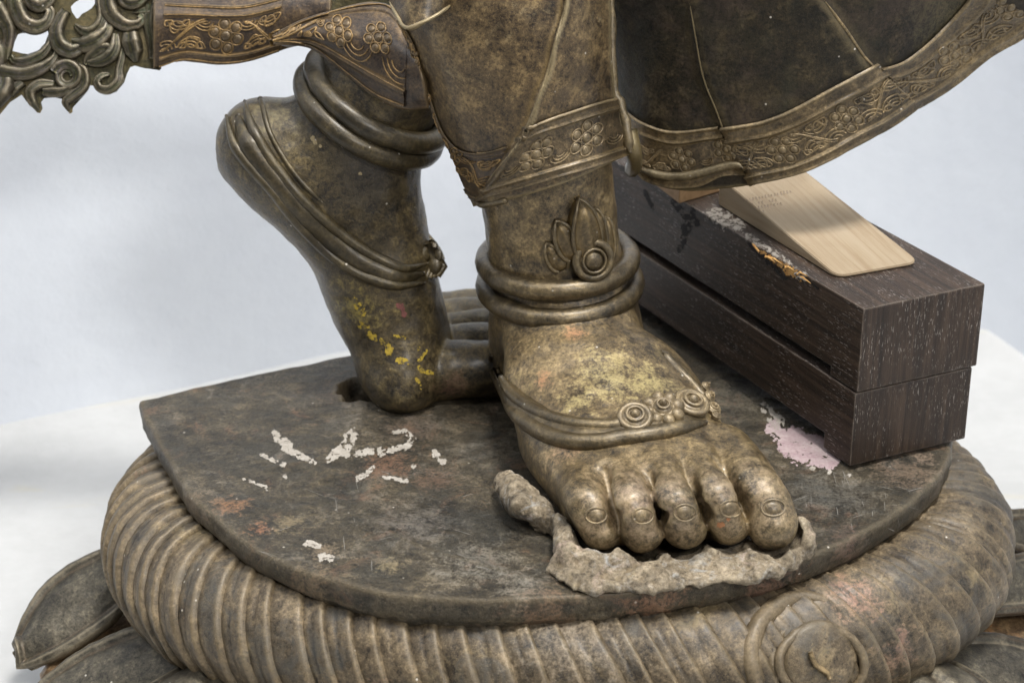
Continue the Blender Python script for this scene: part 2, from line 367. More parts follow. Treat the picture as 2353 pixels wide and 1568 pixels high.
M_plate = bronze("bronze_base_plate", [(.013, .012, .010), (.040, .036, .028), (.080, .071, .055), (.155, .138, .108)], (.17, .15, .11), (.17, .145, .10), rough=.50, metal=.25, bump=1.2, patch=[((.022, .023, .020), 26, .50, .58, .7), ((.26, .23, .185), 60, .56, .68, .65), ((.19, .10, .055), 45, .55, .65, .6), ((.20, .18, .15), 24, .54, .64, .4)],
    blobs=[(Z(530, 1160), .016, (.30, .15, .075), .75), (Z(595, 1212), .009, (.40, .17, .08), .7), (Z(665, 1200), .014, (.26, .20, .11), .6), (Z(900, 1295), .013, (.27, .215, .12), .6), (Z(740, 1265), .013, (.28, .21, .14), .6),
           (Z(890, 1070), .024, (.19, .095, .055), .75), (Z(1000, 1100), .020, (.16, .09, .06), .6), (Z(790, 900), .03, (.15, .115, .09), .45), (Z(950, 985), .028, (.13, .09, .07), .5), (Z(1100, 1290), .03, (.25, .235, .20), .5), (Z(1200, 1340), .02, (.27, .25, .21), .55),
           (Z(950, 1200), .035, (.17, .155, .14), .5), (Z(2080, 1085), .03, (.24, .17, .12), .55), (Z(2120, 1050), .012, (.30, .22, .16), .6), (Z(1900, 1130), .04, (.15, .145, .13), .5), (Z(1250, 1000), .03, (.12, .11, .09), .5), (Z(1500, 1385, -.008), .022, (.27, .14, .08), .75), (Z(1250, 1405, -.010), .02, (.20, .11, .06), .7), (Z(1760, 1345, -.010), .025, (.22, .12, .08), .8), (Z(700, 1345, -.008), .02, (.17, .12, .07), .7), (Z(1950, 1265, -.006), .02, (.16, .10, .08), .7), (Z(450, 1180, -.008), .02, (.16, .11, .07), .6), (Z(1720, 900), .05, (.15, .14, .11), .5)])
M_petal = bronze("bronze_petal", [(.026, .026, .024), (.060, .058, .052), (.095, .092, .082), (.16, .155, .135)], (.28, .26, .22), (.11, .075, .045), rough=.50, patch=[((.14, .12, .09), 60, .58, .66, .5)])
M_petal_in = bronze("bronze_petal_underside", [(.06, .04, .024), (.13, .085, .05), (.20, .14, .085), (.30, .22, .14)], (.3, .22, .14), (.35, .16, .05), patch=[((.42, .18, .05), 40, .55, .64, .8)])
M_mortar = bronze("mortar", [(.07, .060, .048), (.155, .136, .112), (.25, .225, .19), (.36, .33, .29)], (.46, .44, .40), (.22, .18, .12), rough=.95, metal=0, bump=1.0, wear_amt=.3, spots=.7, patch=[((.30, .32, .33), 70, .54, .62, .7), ((.30, .24, .13), 60, .57, .65, .6), ((.46, .33, .29), 45, .56, .64, .5)])
M_white = simple("white_paint", (.24, .215, .18), (.40, .37, .325), 220, .8, .4, .0004, 5, ((.11, .09, .07), 260, .575))
M_pink = simple("pink_paint", (.28, .19, .21), (.40, .33, .325), 90, .8, .4, .0004, 5, ((.10, .085, .07), 200, .60))
M_yellow = simple("yellow_pigment", (.22, .15, .02), (.50, .36, .04), 320, .9, .6, .0006, 5, ((.07, .055, .025), 380, .53))
M_orange = simple("orange_rust", (.25, .105, .045), (.45, .21, .10), 200, .9, .6)
M_red = simple("red_pigment", (.12, .045, .04), (.24, .09, .075), 200, .9, .5)
M_tan = simple("tan_patina", (.21, .165, .09), (.35, .28, .16), 200, .85, .5)
M_ochre = simple("yellow_patina", (.24, .20, .09), (.40, .345, .165), 260, .55, .4, .0004, 6, ((.12, .10, .06), 300, .55))

def wood(name, dark):
    m, t, b = nt(name)
    co = N(t, 'ShaderNodeTexCoord').outputs['UV']        # UV: x along the grain in metres
    mp = N(t, 'ShaderNodeMapping'); mp.inputs['Scale'].default_value = (12, 300, 1); t.links.new(co, mp.inputs[0])
    g = noi(t, mp.outputs[0], 1.0, 5, .65, .6)
    mp2 = N(t, 'ShaderNodeMapping'); mp2.inputs['Scale'].default_value = (260, 1500, 1); t.links.new(co, mp2.inputs[0])
    p = noi(t, mp2.outputs[0], 1.0, 3, .6, .2)
    big = noi(t, co, 30.0, 4, .6, .4)
    if dark:
        colr = ramp(t, math_(t, 'ADD', math_(t, 'MULTIPLY', g, .8), math_(t, 'MULTIPLY', big, .2)), [(.36, (.010, .0058, .0034)), (.5, (.027, .0160, .0095)), (.64, (.056, .035, .022))])
        pm = math_(t, 'MULTIPLY', ramp(t, p, [(.60, 0.0), (.64, 1.0)]), ramp(t, noi(t, co, 45.0, 4, .6, .5), [(.42, 0.0), (.56, 1.0)]))
        colr = mix(t, math_(t, 'MULTIPLY', pm, .75), colr, (.26, .235, .215))
        colr = mix(t, math_(t, 'MULTIPLY', ramp(t, p, [(.30, 1.0), (.38, 0.0)]), .8), colr, (.008, .006, .005))
        bv = N(t, 'ShaderNodeBevel', samples=6); setv(bv, Radius=.0016); dt = N(t, 'ShaderNodeVectorMath', operation='DOT_PRODUCT')
        t.links.new(bv.outputs[0], dt.inputs[0]); t.links.new(N(t, 'ShaderNodeNewGeometry').outputs['True Normal'], dt.inputs[1])
        colr = mix(t, math_(t, 'MULTIPLY', ramp(t, dt.outputs['Value'], [(.86, .9), (.992, 0.0)]), ramp(t, noi(t, co, 120.0, 4, .6, .4), [(.38, .15), (.60, 1.0)])), colr, (.24, .20, .165))
        b.inputs['Roughness'].default_value = .55; b.inputs['Specular IOR Level'].default_value = .42
    else:
        wv = ramp(t, math_(t, 'ADD', math_(t, 'MULTIPLY', g, .75), math_(t, 'MULTIPLY', big, .25)), [(.30, (.205, .142, .080)), (.50, (.275, .212, .136)), (.70, (.325, .265, .186))])
        colr = mix(t, math_(t, 'MULTIPLY', ramp(t, p, [(.64, 0.0), (.74, 1.0)]), .4), wv, (.28, .17, .08))
        b.inputs['Roughness'].default_value = .72
    t.links.new(colr, b.inputs['Base Color'])
    bn = N(t, 'ShaderNodeBump'); setv(bn, Strength=.5, Distance=.0005); t.links.new(math_(t, 'ADD', g, p), bn.inputs['Height']); t.links.new(bn.outputs[0], b.inputs['Normal'])
    return m
M_oak = wood("dark_oak", True); M_pine = wood("pale_pine", False)
M_pine2 = simple("brown_pine", (.20, .12, .055), (.33, .21, .11), 40, .75, .3)
M_raw = simple("raw_splintered_wood", (.36, .17, .045), (.66, .40, .14), 300, .8, .8)
M_scuff = simple("scuffed_grey_wood", (.16, .14, .115), (.27, .245, .215), 220, .85, .6, .0006, 5, ((.030, .020, .013), 300, .50))
M_ink = simple("ink", (.19, .145, .10), (.26, .20, .15), 200, .9, .1)
M_scratch = simple("scratched_metal", (.16, .15, .13), (.26, .245, .22), 200, .6, .1)
M_black = simple("black_gap", (.006, .005, .005), (.012, .010, .009), 200, .9, .1)

def plaster(name, c0, c1, stain=None):
    m, t, b = nt(name); co = N(t, 'ShaderNodeTexCoord').outputs['Object']
    n = noi(t, co, 7, 5, .6, .4); n2 = noi(t, co, 60, 5, .6); n3 = noi(t, co, 420, 3, .6)
    colr = ramp(t, math_(t, 'ADD', math_(t, 'MULTIPLY', n, .6), math_(t, 'MULTIPLY', n2, .4)), [(.38, c0), (.60, c1)])
    if stain:
        mp = N(t, 'ShaderNodeMapping'); mp.inputs['Scale'].default_value = (9, 34, 9); t.links.new(co, mp.inputs[0])
        colr = mix(t, math_(t, 'MULTIPLY', ramp(t, noi(t, mp.outputs[0], 1.0, 5, .6, .6), [(.60, 0.0), (.74, 1.0)]), .55), colr, stain)
    t.links.new(colr, b.inputs['Base Color']); b.inputs['Roughness'].default_value = .85
    bn = N(t, 'ShaderNodeBump'); setv(bn, Strength=.25, Distance=.0025)
    t.links.new(math_(t, 'ADD', n2, math_(t, 'MULTIPLY', n3, .15)), bn.inputs['Height']); t.links.new(bn.outputs[0], b.inputs['Normal'])
    return m
M_wall = plaster("wall_paint", (.63, .665, .725), (.665, .70, .755)); M_ledge = plaster("ledge_paint", (.43, .435, .435), (.485, .49, .49), (.52, .47, .33))

# ------------------------------------------------------------------ setting: ledge and the two walls of the corner
ZL = -0.125
wl0 = Z(0, 978, ZL); wl1 = Z(310, 912, ZL); wr0 = Z(2245, 772, ZL); wr1 = Z(2352, 832, ZL)
dl = (wl1 - wl0)[:2]; dl /= np.linalg.norm(dl); dr = (wr1 - wr0)[:2]; dr /= np.linalg.norm(dr)
A_ = np.array([dl, -dr]).T; s_ = np.linalg.solve(A_, wr0[:2] - wl0[:2]); cor = wl0[:2] + dl * s_[0]
RAD = .28
p_a, p_b = cor - dl * RAD, cor - dr * -RAD
arc = np.array([(1 - t)**2 * (cor - dl * RAD) + 2 * t * (1 - t) * cor + t * t * (cor + dr * RAD) for t in np.linspace(0, 1, 30)])
path = resample(np.concatenate([[cor - dl * 2.2], arc, [cor + dr * 2.2]]), 300)
nu, nv = 300, 110; G = np.zeros((nu, nv, 3)); G[..., :2] = path[:, None]; G[..., 2] = np.linspace(ZL - .05, ZL + 2.2, nv)[None]
tg = np.gradient(path, axis=0); tg /= np.linalg.norm(tg, axis=1)[:, None]; dsp = .009 * fbm(G, 4, 2, 3)
G[..., 0] += tg[:, None, 1] * dsp; G[..., 1] -= tg[:, None, 0] * dsp
mk('wall', G.reshape(-1, 3), gridfaces(nu, nv), M_wall, kind='structure')
nu, nv = 170, 130; gx = np.linspace(-2.0, 2.0, nu); gy = np.linspace(-.1, 1.7, nv)
G = np.stack([*np.meshgrid(gx, gy, indexing='ij'), np.zeros((nu, nv))], -1)
G[..., 2] = ZL + .004 * fbm(G, 9, 3, 5)
lump = np.exp(-(((G[..., 0] - wr0[0] - .012) / .03)**2 + ((G[..., 1] - wr0[1] - .0) / .05)**2)); G[..., 2] += .016 * lump
mk('ledge', G.reshape(-1, 3), gridfaces(nu, nv), M_ledge, kind='structure')

# ------------------------------------------------------------------ lotus base
BASE = thing('lotus_base', (.02, .89, ZL), 'cast lotus pedestal with a flat dark plate, a ribbed roll and drooping petals', 'pedestal')
# plate: outline measured on its top
out_px = [(318, 917), (336, 965), (372, 1030), (420, 1112), (480, 1178), (560, 1243), (660, 1296), (780, 1337), (920, 1364), (1080, 1376), (1240, 1372), (1400, 1362), (1560, 1345), (1720, 1318), (1860, 1277), (1985, 1222), (2085, 1160), (2150, 1100), (2182, 1045), (2188, 1005)]
O = Z(*P2(out_px))[:, :2]
right_back = np.array([[.222, .93], [.216, .985], [.196, 1.045], [.172, 1.085]]); 
back = [(-.0863, .9862), (-.14, .9590)]
O = np.concatenate([O, right_back]); O = cr(O, 10)
bk = np.array([[.150, 1.098], [.05, 1.057], [-.0863, .9862], [-.140, .9592], [-.186, .9345]]); bk = resample(bk, 90)[:-1]
OUT = resample(np.concatenate([O, bk, O[:1]]), 561)[:-1]
CP = np.array([.03, .90]); nth = len(OUT)
def hgt(x, y):
    p = np.stack([x, y, 0 * x], -1)
    h = .0011 * fbm(p, 26, 4, 2) + .0005 * fbm(p * np.array([.5, 1, 1]), 170, 3, 8)
    for q, amp, w in (([(880, 1218), (960, 1255), (1080, 1290), (1180, 1320), (1260, 1348)], .0010, .0028), ([(700, 1165), (850, 1195), (960, 1210), (1060, 1232)], .0009, .0030), ([(620, 1075), (700, 1062), (770, 1085), (720, 1110)], .0009, .0028)):
        a = resample(Z(*P2(q))[:, :2], 30); dd = np.sqrt(((np.stack([x, y], -1)[..., None, :] - a)**2).sum(-1)).min(-1); h = h + amp * np.exp(-(dd / w)**2)
    for (px, py), r, dep in (((838, 897), .0115, .030), ((868, 912), .008, .028), ((815, 884), .006, .02)):
        c = Z(px, py)[:2]; dd = np.sqrt(((x - c[0]) / 1.25)**2 + (y - c[1])**2) / r + .5 * fbm(p, 160, 2, 4); h = h - dep * np.clip(1.6 - 1.6 * dd, 0, 1)
    return h
rr = np.concatenate([np.linspace(0.02, .985, 120), [.992, .997, 1.0]])
v = []
wob = 1 + .006 * fbm(np.stack([OUT[:, 0], OUT[:, 1], 0 * OUT[:, 0]], -1), 60, 3, 21)
OUTW = CP + (OUT - CP) * wob[:, None]
G = CP + (OUTW - CP)[None] * rr[:, None, None]
zz = hgt(G[..., 0], G[..., 1]) - np.array([0] * 120 + [.0002, .0008, .0022])[:, None]
top = np.concatenate([G, zz[..., None]], -1)
TH = .0125
side = []
for k, (zf, inn) in enumerate(((.0045, 1.0), (.008, .999), (.0112, .997), (TH, .992), (TH + .004, .975), (TH + .012, .965))):
    q = CP + (OUTW - CP) * inn; p3 = np.concatenate([q, np.full((nth, 1), -zf)], 1)
    nn = .0016 * fbm(p3, 110, 3, 31 + k); q = q + ((OUTW - CP) / np.linalg.norm(OUTW - CP, axis=1)[:, None]) * nn[:, None]
    side.append(np.concatenate([q, np.full((nth, 1), -zf)], 1))
G = np.concatenate([top, np.array(side)]); nr_ = len(G)
f = gridfaces(nr_, nth, False, True); v = np.concatenate([G.reshape(-1, 3), [[CP[0], CP[1], 0]]]); f += [(nr_ * nth, j, (j + 1) % nth) for j in range(nth)][::1]
f = [q[::-1] for q in f]
plate = mk('plate', v, f, M_plate, BASE); B_plate = bvh_of(plate)

# ribbed roll under the plate
RC = np.array([.0225, .885]); AX, AY, RM, ZC = .2228 - .033, .157 - .030, .033, -.046
def spine(th): return np.stack([RC[0] + AX * np.cos(th), RC[1] + AY * np.sin(th), ZC + 0 * th], -1)
def outd(th):
    n = np.stack([np.cos(th) / AX, np.sin(th) / AY, 0 * th], -1); return n / np.linalg.norm(n, axis=-1)[..., None]
ths = np.linspace(0, 2 * math.pi, 4000); sp = spine(ths); Ls = np.concatenate([[0], np.cumsum(np.linalg.norm(np.diff(sp + outd(ths) * RM, axis=0), axis=1))])
def th_of(s): return np.interp(s % Ls[-1], Ls, ths)
def roll_pt(th, ph, r):
    o = outd(th); return spine(th) + (r * np.cos(ph))[..., None] * o + (r * np.sin(ph))[..., None] * np.array([0, 0, 1.0])
ph = np.linspace(0, 2 * math.pi, 24, endpoint=False); th = np.linspace(0, 2 * math.pi, 200, endpoint=False)
T_, P_ = np.meshgrid(th, ph, indexing='ij')
core = mk('roll', roll_pt(T_, P_, np.full(T_.shape, RM - .0025)).reshape(-1, 3), gridfaces(200, 24, True, True), M_roll, BASE)
NS = 84; rnd = random.Random(4)
edges = np.cumsum([0] + [1 + rnd.uniform(-.28, .28) for _ in range(NS)]); edges = edges / edges[-1] * Ls[-1]
for k in range(NS):
    th_mid = float(th_of((edges[k] + edges[k + 1]) / 2)); pm = spine(np.array(th_mid))
    if math.sin(th_mid) > .72: continue                         # far side, wholly behind the plate
    nu, nv = 13, 26
    s = np.linspace(0, 1, nu)[:, None]; phv = np.linspace(rad(128), rad(-72), nv)[None, :]
    tw = .021 * np.sin(np.clip((phv - rad(15)) / rad(113), -1, 1) * 1.3) * (1 + .03 * math.sin(k * 2.1))
    ss = edges[k] - .0014 + (edges[k + 1] - edges[k] + .0014) * s - tw + .0007 * np.sin(phv * 2.2 + k * .6)
    thv = th_of(ss); phg = np.broadcast_to(phv, thv.shape)
    prof = -.0019 + .0026 * np.clip(s / .8, 0, 1)**.8 - .0034 * np.clip((s - .88) / .12, 0, 1)**1.3 - .0006 * np.exp(-((s - .40) / .06)**2) * (k % 3 > 0)
    r = RM + prof + 0 * thv
    G = roll_pt(thv, phg, r); r2 = r + .0011 * fbm(G, 75, 3, 40) + .0006 * fbm(G, 320, 2, 44)
    G = roll_pt(thv, phg, r2)
    mk('flute', G.reshape(-1, 3), [q[::-1] for q in gridfaces(nu, nv)], M_roll, BASE)

# volute on the front of the roll
def on_roll(px, py, lift=0.0):
    # point where the sight line meets the roll
    h = cast(B_core, px, py)
    return None if h is None else (h[0] + h[1] * (lift + .002), h[1])
B_core = bvh_of(core)
c0, n0 = on_roll(1880, 1512)
vol = MB()
th = np.linspace(0, 2 * math.pi, 40, endpoint=False)
ringpx = np.stack([1878 + 96 * np.cos(th), 1520 + 74 * np.sin(th)], 1)
L, nn = lay(B_core, ringpx, .0035)
vol.add(*tube(L, .0021, 10, True, up=nn))
va, fa = dome(c0 + n0 * -.001, n0,   .0182, .0170, .0048, nr=6, seg=28); vol.add(va, fa)
volute = vol.mk('volute', M_roll, BASE)
arch = [(1735, 1568), (1722, 1500), (1745, 1430), (1800, 1385), (1860, 1374), (1915, 1392), (1950, 1425)]
L, nn = lay(B_core, resample(cr(np.array(arch), 6), 40), .0005)
v, f = tube(L, np.interp(np.arange(len(L)), [0, 20, 39], [.0042, .0046, .0012]), 10, up=nn); mk('volute_leaf', v, f, M_roll, volute)
inner = [(1780, 1560), (1775, 1500), (1800, 1450), (1850, 1425)]
L, nn = lay(B_core, resample(cr(np.array(inner), 6), 24), .0)
v, f = tube(L, np.linspace(.0030, .0010, len(L)), 8, up=nn); mk('volute_leaf', v, f, M_roll, volute)
L, nn = lay(B_core, resample(cr(np.array([(1845, 1500), (1858, 1522), (1885, 1540)]), 6), 12), .0075)
v, f = tube(L, .0012, 6, up=nn); mk('volute_notch', v, f, M_line, volute)

# drooping petals round the base
def petal(root_c, out, wid, ln, drop, z0, tilt=0.0, mat=M_petal):
    nu, nv = 48, 45; t = np.linspace(0, 1, nu)[:, None]; u = np.linspace(-1, 1, nv)[None, :]
    out = np.array([*out, 0.0]); out /= np.linalg.norm(out); sd = np.array([-out[1], out[0], 0])
    w = wid * (np.clip(t * 1.0 + .55, 0, 1)) * np.sqrt(np.clip(1 - (np.clip(t - .35, 0, 1) / .65)**2.6, 0, 1)) + .0004
    x = ln * np.sin(t * 1.25) / math.sin(1.25); zc = z0 + .010 * np.sin(t * 3.0) - drop * t**2.0
    e_ = np.maximum(np.abs(u), np.clip(t - .3, 0, 1) / .7); rim = .0030 * np.clip((e_ - .76) / .05, 0, 1) - .003 * np.clip((e_ - .90) / .10, 0, 1)**2 - .0025 * np.exp(-(u / .10)**2) * np.clip(1.3 - t, 0, 1)
    zz = zc - .020 * (u**2) * np.ones_like(t) * (1 - .2 * t) + rim + tilt * u * w
    G = np.array([root_c[0], root_c[1], 0.0]) + x[..., None] * out + (w * u)[..., None] * sd + zz[..., None] * np.array([0, 0, 1.0])
    G = G + np.array([0, 0, 1.0]) * (.0012 * fbm(G, 60, 3, 3))[..., None]
    v, f = thick(G, .006); o = mk('petal', v, f, mat, BASE)
    return o
for k in range(22):
    th = 2 * math.pi * (k + .5) / 22 + .02
    if math.sin(th) > -.62: continue                            # the sides are measured one by one below
    o = outd(np.array(th)); c = spine(np.array(th)) - o * .012
    petal(c[:2], o[:2], .036, .092, .045, -.062)
def side_petal(rows, bulge, mat=M_petal, rim=.0028, th=.006):
    g = []
    for (ax, ay, az), (bx, by, bz) in rows:
        a, b = Z(ax, ay, az), Z(bx, by, bz); up_ = np.array([0, -.35, .94])
        g.append([a, a * .75 + b * .25 + up_ * bulge * .75, (a + b) / 2 + up_ * bulge, a * .25 + b * .75 + up_ * bulge * .75, b])
    G = cr(np.array(g), 12); G = np.swapaxes(cr(np.swapaxes(G, 0, 1), 12), 0, 1)
    nu, nv = G.shape[:2]; u = np.abs(np.linspace(-1, 1, nv))[None]; t = np.linspace(0, 1, nu)[:, None]
    e_ = np.maximum(u + 0 * t, np.clip(t - .2, 0, 1) / .8)
    h = np.clip((1 - t) / .12, 0, 1) * rim * np.clip((e_ - .72) / .05, 0, 1) - np.clip((1 - t) / .12, 0, 1) * rim * 1.3 * np.clip((e_ - .90) / .10, 0, 1)**2
    Nn = gnormals(G); sg = -np.sign(((G - CAM) * Nn).sum(2).mean()); G = G + Nn * sg * (h + .0011 * fbm(G, 55, 3, 3) + .0004 * fbm(G, 260, 2, 5))[..., None]
    v, f = thick(G, th); return mk('petal', v, f, mat, BASE)
side_petal([((392, 1296, -.052), (400, 1352, -.062)), ((290, 1257, -.058), (335, 1366, -.072)), ((190, 1286, -.066), (252, 1440, -.082)), ((110, 1342, -.076), (160, 1503, -.092)), ((64, 1415, -.086), (92, 1530, -.098)), ((44, 1470, -.094), (54, 1536, -.101)), ((37, 1505, -.098), (39, 1528, -.101))], .007)
side_petal([((430, 1340, -.075), (470, 1470, -.085)), ((330, 1360, -.079), (370, 1480, -.089)), ((230, 1430, -.087), (270, 1510, -.095)), ((130, 1500, -.096), (160, 1570, -.102)), ((90, 1545, -.103), (100, 1600, -.106))], .002, M_petal_in, .001)
side_petal([((480, 1452, -.066), (560, 1600, -.076)), ((372, 1434, -.070), (440, 1620, -.086)), ((272, 1456, -.077), (320, 1650, -.094)), ((180, 1503, -.086), (200, 1680, -.103)), ((96, 1572, -.097), (110, 1690, -.108)), ((60, 1640, -.104), (70, 1690, -.110))], .008)
side_petal([((620, 1560, -.078), (700, 1700, -.088)), ((520, 1560, -.080), (560, 1720, -.092)), ((430, 1585, -.088), (450, 1760, -.100)), ((350, 1640, -.096), (360, 1770, -.106))], .006)
side_petal([((2190, 1345, -.054), (2200, 1425, -.064)), ((2290, 1292, -.060), (2300, 1414, -.074)), ((2380, 1270, -.068), (2400, 1410, -.084)), ((2470, 1290, -.080), (2490, 1400, -.092)), ((2540, 1340, -.09), (2545, 1390, -.096))], .006)
side_petal([((2120, 1430, -.076), (2120, 1490, -.082)), ((2230, 1400, -.080), (2250, 1480, -.088)), ((2340, 1400, -.086), (2360, 1490, -.094)), ((2450, 1400, -.095), (2460, 1500, -.10))], .001, M_petal_in, .001)
side_petal([((2040, 1530, -.066), (2010, 1640, -.076)), ((2160, 1466, -.070), (2180, 1660, -.086)), ((2270, 1456, -.078), (2320, 1670, -.095)), ((2370, 1484, -.088), (2420, 1680, -.104)), ((2450, 1540, -.098), (2470, 1680, -.108))], .008)
side_petal([((2300, 1180, -.056), (2300, 1260, -.064)), ((2350, 1175, -.062), (2360, 1275, -.072)), ((2420, 1190, -.072), (2430, 1290, -.082)), ((2480, 1230, -.082), (2485, 1290, -.088))], .005)
# drum that carries the petals
prf = [(-.004, -.06), (.0, -.08), (-.012, -.10), (-.006, ZL + .002), (-.2, ZL + .002)]
th = np.linspace(0, 2 * math.pi, 120, endpoint=False)
G = np.array([spine(th)[:, :] * np.array([1, 1, 0]) + outd(th) * a + np.array([0, 0, b]) for a, b in prf[:4]])
mk('drum', G.reshape(-1, 3), gridfaces(4, 120, False, True), M_petal_in, BASE)

# ------------------------------------------------------------------ paint and rust left on surfaces: thin flakes that follow the surface
def flakes(name, strokes, bvh, mat, parent, seed=1, thr=.0, nsc=.08, step=1.25, lift=.00012, fine=.35, label=None):
    allp = np.concatenate([np.array(s, float)[:, :2] for s in strokes]); wmax = max(p[2] for s in strokes for p in s) + 4
    x0, y0 = allp.min(0) - wmax; x1, y1 = allp.max(0) + wmax
    xs = np.arange(x0, x1, step); ys = np.arange(y0, y1, step)
    X, Y = np.meshgrid(xs, ys, indexing='ij'); m = np.full(X.shape, -9.0)
    for s in strokes:
        s = np.array(s, float)
        if len(s) == 1: s = np.concatenate([s, s + [[.5, .5, 0]]])
        for a, b in zip(s[:-1], s[1:]):
            ab = b[:2] - a[:2]; t = np.clip(((X - a[0]) * ab[0] + (Y - a[1]) * ab[1]) / (ab @ ab + 1e-9), 0, 1)
            dd = np.hypot(X - a[0] - t * ab[0], Y - a[1] - t * ab[1]); m = np.maximum(m, 1 - dd / (a[2] + (b[2] - a[2]) * t))
    q = np.stack([X, Y, 0 * X + seed * 7.3], -1)
    m = np.clip(m * 1.6, -9, .62) + .8 * fbm(q, nsc, 3, seed) + (.9 + 1.0 * fine) * fbm(q, .16, 5, seed + 5) - .24 - thr * .6
    on = m > 0; V_ = {}; v = []; f = []
    def vid(i, j):
        if (i, j) not in V_:
            jx = (_h(np.int64(i), np.int64(j), np.int64(1), seed) - .5) * step * .7; jy = (_h(np.int64(i), np.int64(j), np.int64(2), seed) - .5) * step * .7
            h = cast(bvh, xs[i] + jx, ys[j] + jy); V_[i, j] = -1 if h is None else len(v)
            if h is not None: v.append(h[0] + h[1] * lift)
        return V_[i, j]
    for i, j in np.argwhere(on[:-1, :-1]):
        c = [vid(i, j), vid(i, j + 1), vid(i + 1, j + 1), vid(i + 1, j)]
        if min(c) >= 0: f.append(c)
    if len(f) < 1: return
    mk(name, v, f, mat, parent, label=label)

WP = 'white paint remnant'
flakes('paint_flake', [[(628, 992, 6), (640, 1008, 12), (662, 1022, 14)], [(655, 1030, 11), (690, 1045, 9), (722, 1062, 5)]], B_plate, M_white, plate, 3, .1, fine=.45, label=WP)
flakes('paint_flake', [[(805, 998, 16), (800, 1015, 18), (782, 1030, 12), (755, 1056, 8)], [(790, 1038, 12), (850, 1036, 11), (870, 1032, 6)]], B_plate, M_white, plate, 5, .1, fine=.45, label=WP)
flakes('paint_flake', [[(905, 992, 5), (930, 990, 7), (948, 1005, 8), (935, 1024, 8), (900, 1030, 8), (872, 1042, 8)]], B_plate, M_white, plate, 6, .1, fine=.45, label=WP)
flakes('paint_flake', [[(996, 1038, 9), (1014, 1058, 10)]], B_plate, M_white, plate, 8, -.1, fine=.15, label=WP)
flakes('paint_flake', [[(858, 1072, 5), (842, 1086, 8), (822, 1098, 8)], [(880, 1094, 4), (932, 1104, 6)], [(948, 1070, 6)]], B_plate, M_white, plate, 9, .1, label=WP)
flakes('paint_flake', [[(600, 1045, 5), (650, 1066, 6)], [(655, 1095, 6)], [(560, 1100, 4), (610, 1118, 5)]], B_plate, M_white, plate, 12, .3, label=WP)
flakes('paint_flake', [[(705, 1246, 8), (730, 1252, 9)], [(740, 1278, 10), (765, 1282, 8)]], B_plate, M_white, plate, 13, .1, label=WP)
flakes('paint_flake', [[(1775, 985, 18), (1810, 1020, 26), (1850, 1040, 28), (1900, 1052, 28)], [(1820, 1000, 20), (1880, 1015, 16)]], B_plate, M_pink, plate, 15, -.1, nsc=.05, fine=.1, label='pink paint patch')
flakes('paint_flake', [[(1755, 935, 14), (1780, 970, 20)]], B_plate, M_white, plate, 17, .25, nsc=.05)
flakes('paint_flake', [[(1865, 1074, 6)], [(1905, 1082, 5)], [(1950, 1090, 4)]], B_plate, M_white, plate, 19, -.2)
rng = random.Random(8)

mb = MB()
for k in range(46):
    x, y = (rng.uniform(1780, 2090), rng.uniform(1070, 1230)) if k < 30 else (rng.uniform(560, 1150), rng.uniform(1060, 1320)); an = rng.choice([.35, .45, -.5, 1.5, 1.4]) + rng.uniform(-.12, .12); ln_ = rng.uniform(14, 60)
    L, nn = lay(B_plate, [(x + math.cos(an) * ln_ * t, y + math.sin(an) * ln_ * t * .6 + 2 * t * t) for t in np.linspace(0, 1, 7)], .00005)
    if len(L) == 7: mb.add(*tube(L, np.array([.00003, .00013, .00015, .00012, .00014, .0001, .00002]) * rng.uniform(.6, 1.2), 5, flat=.5, up=nn))
mb.mk('scratches', M_scratch, plate, kind='stuff')
# ------------------------------------------------------------------ the bronze figure
FIG = thing('bronze_statue', (.03, .95, 0), 'weathered bronze statue striding barefoot in a hemmed skirt, seen from the calves down', 'statue')
pxm = lambda px, d: px * d / F

# ---- front leg and foot
YA = .938
H = Field((-.02, .735, -.002), (.165, 1.0, .155), .0010)
shin = [(1248, 330, 157), (1255, 420, 157), (1264, 500, 156), (1272, 580, 156), (1284, 650, 162), (1292, 720, 168), (1300, 780, 172)]
C = np.array([V(a, b, YA) for a, b, _ in shin]); R_ = np.array([r / F * 1.0 for *_, r in shin]) * np.linspace(.975, 1.02, len(shin))
H.loft(C, R_, R_ * 1.04, (1, 0, 0), .004, 3)
hp = C[-1]
H.loft([hp + [0, .004, .0], hp + [.0, .012, -.02], [hp[0] + .001, .952, .022]], [.036, .035, .034], [.037, .037, .036], (1, 0, 0), .012, 3)
sec = [((1148, 862), (1528, 850), .037, .022, .004), ((1168, 930), (1620, 915), .030, .0225, .0), ((1203, 1000), (1655, 985), .0255, .0205, 0), ((1236, 1044), (1688, 1030), .0235, .0195, 0), ((1258, 1088), (1716, 1058), .0210, .0190, 0), ((1292, 1136), (1756, 1100), .0185, .0180, 0)]
C = []; ra = []; AD = []; rb = []
for l, r, zc, hh, ex in sec:
    a, b = Z(*l, zc), Z(*r, zc); C.append((a + b) / 2); ra.append(np.linalg.norm(b - a) / 2); AD.append((b - a) / np.linalg.norm(b - a)); rb.append(hh)
H.loft([[hp[0] - .002, .948, .062], [hp[0] + .001, .920, .052]] + C, np.array([.025, .029] + ra), np.array([.014, .016] + rb), np.array([AD[0], AD[0]] + AD), .014, 4)
C2 = np.array(C + [(Z(1308, 1140, .009) + Z(1775, 1110, .009)) / 2]); C2[:, 2] = .011; ra.append(.044); AD.append(AD[-1]); H.loft(C2, np.array(ra) * .96, [.0115] * len(C2), np.array(AD), .010, 4)
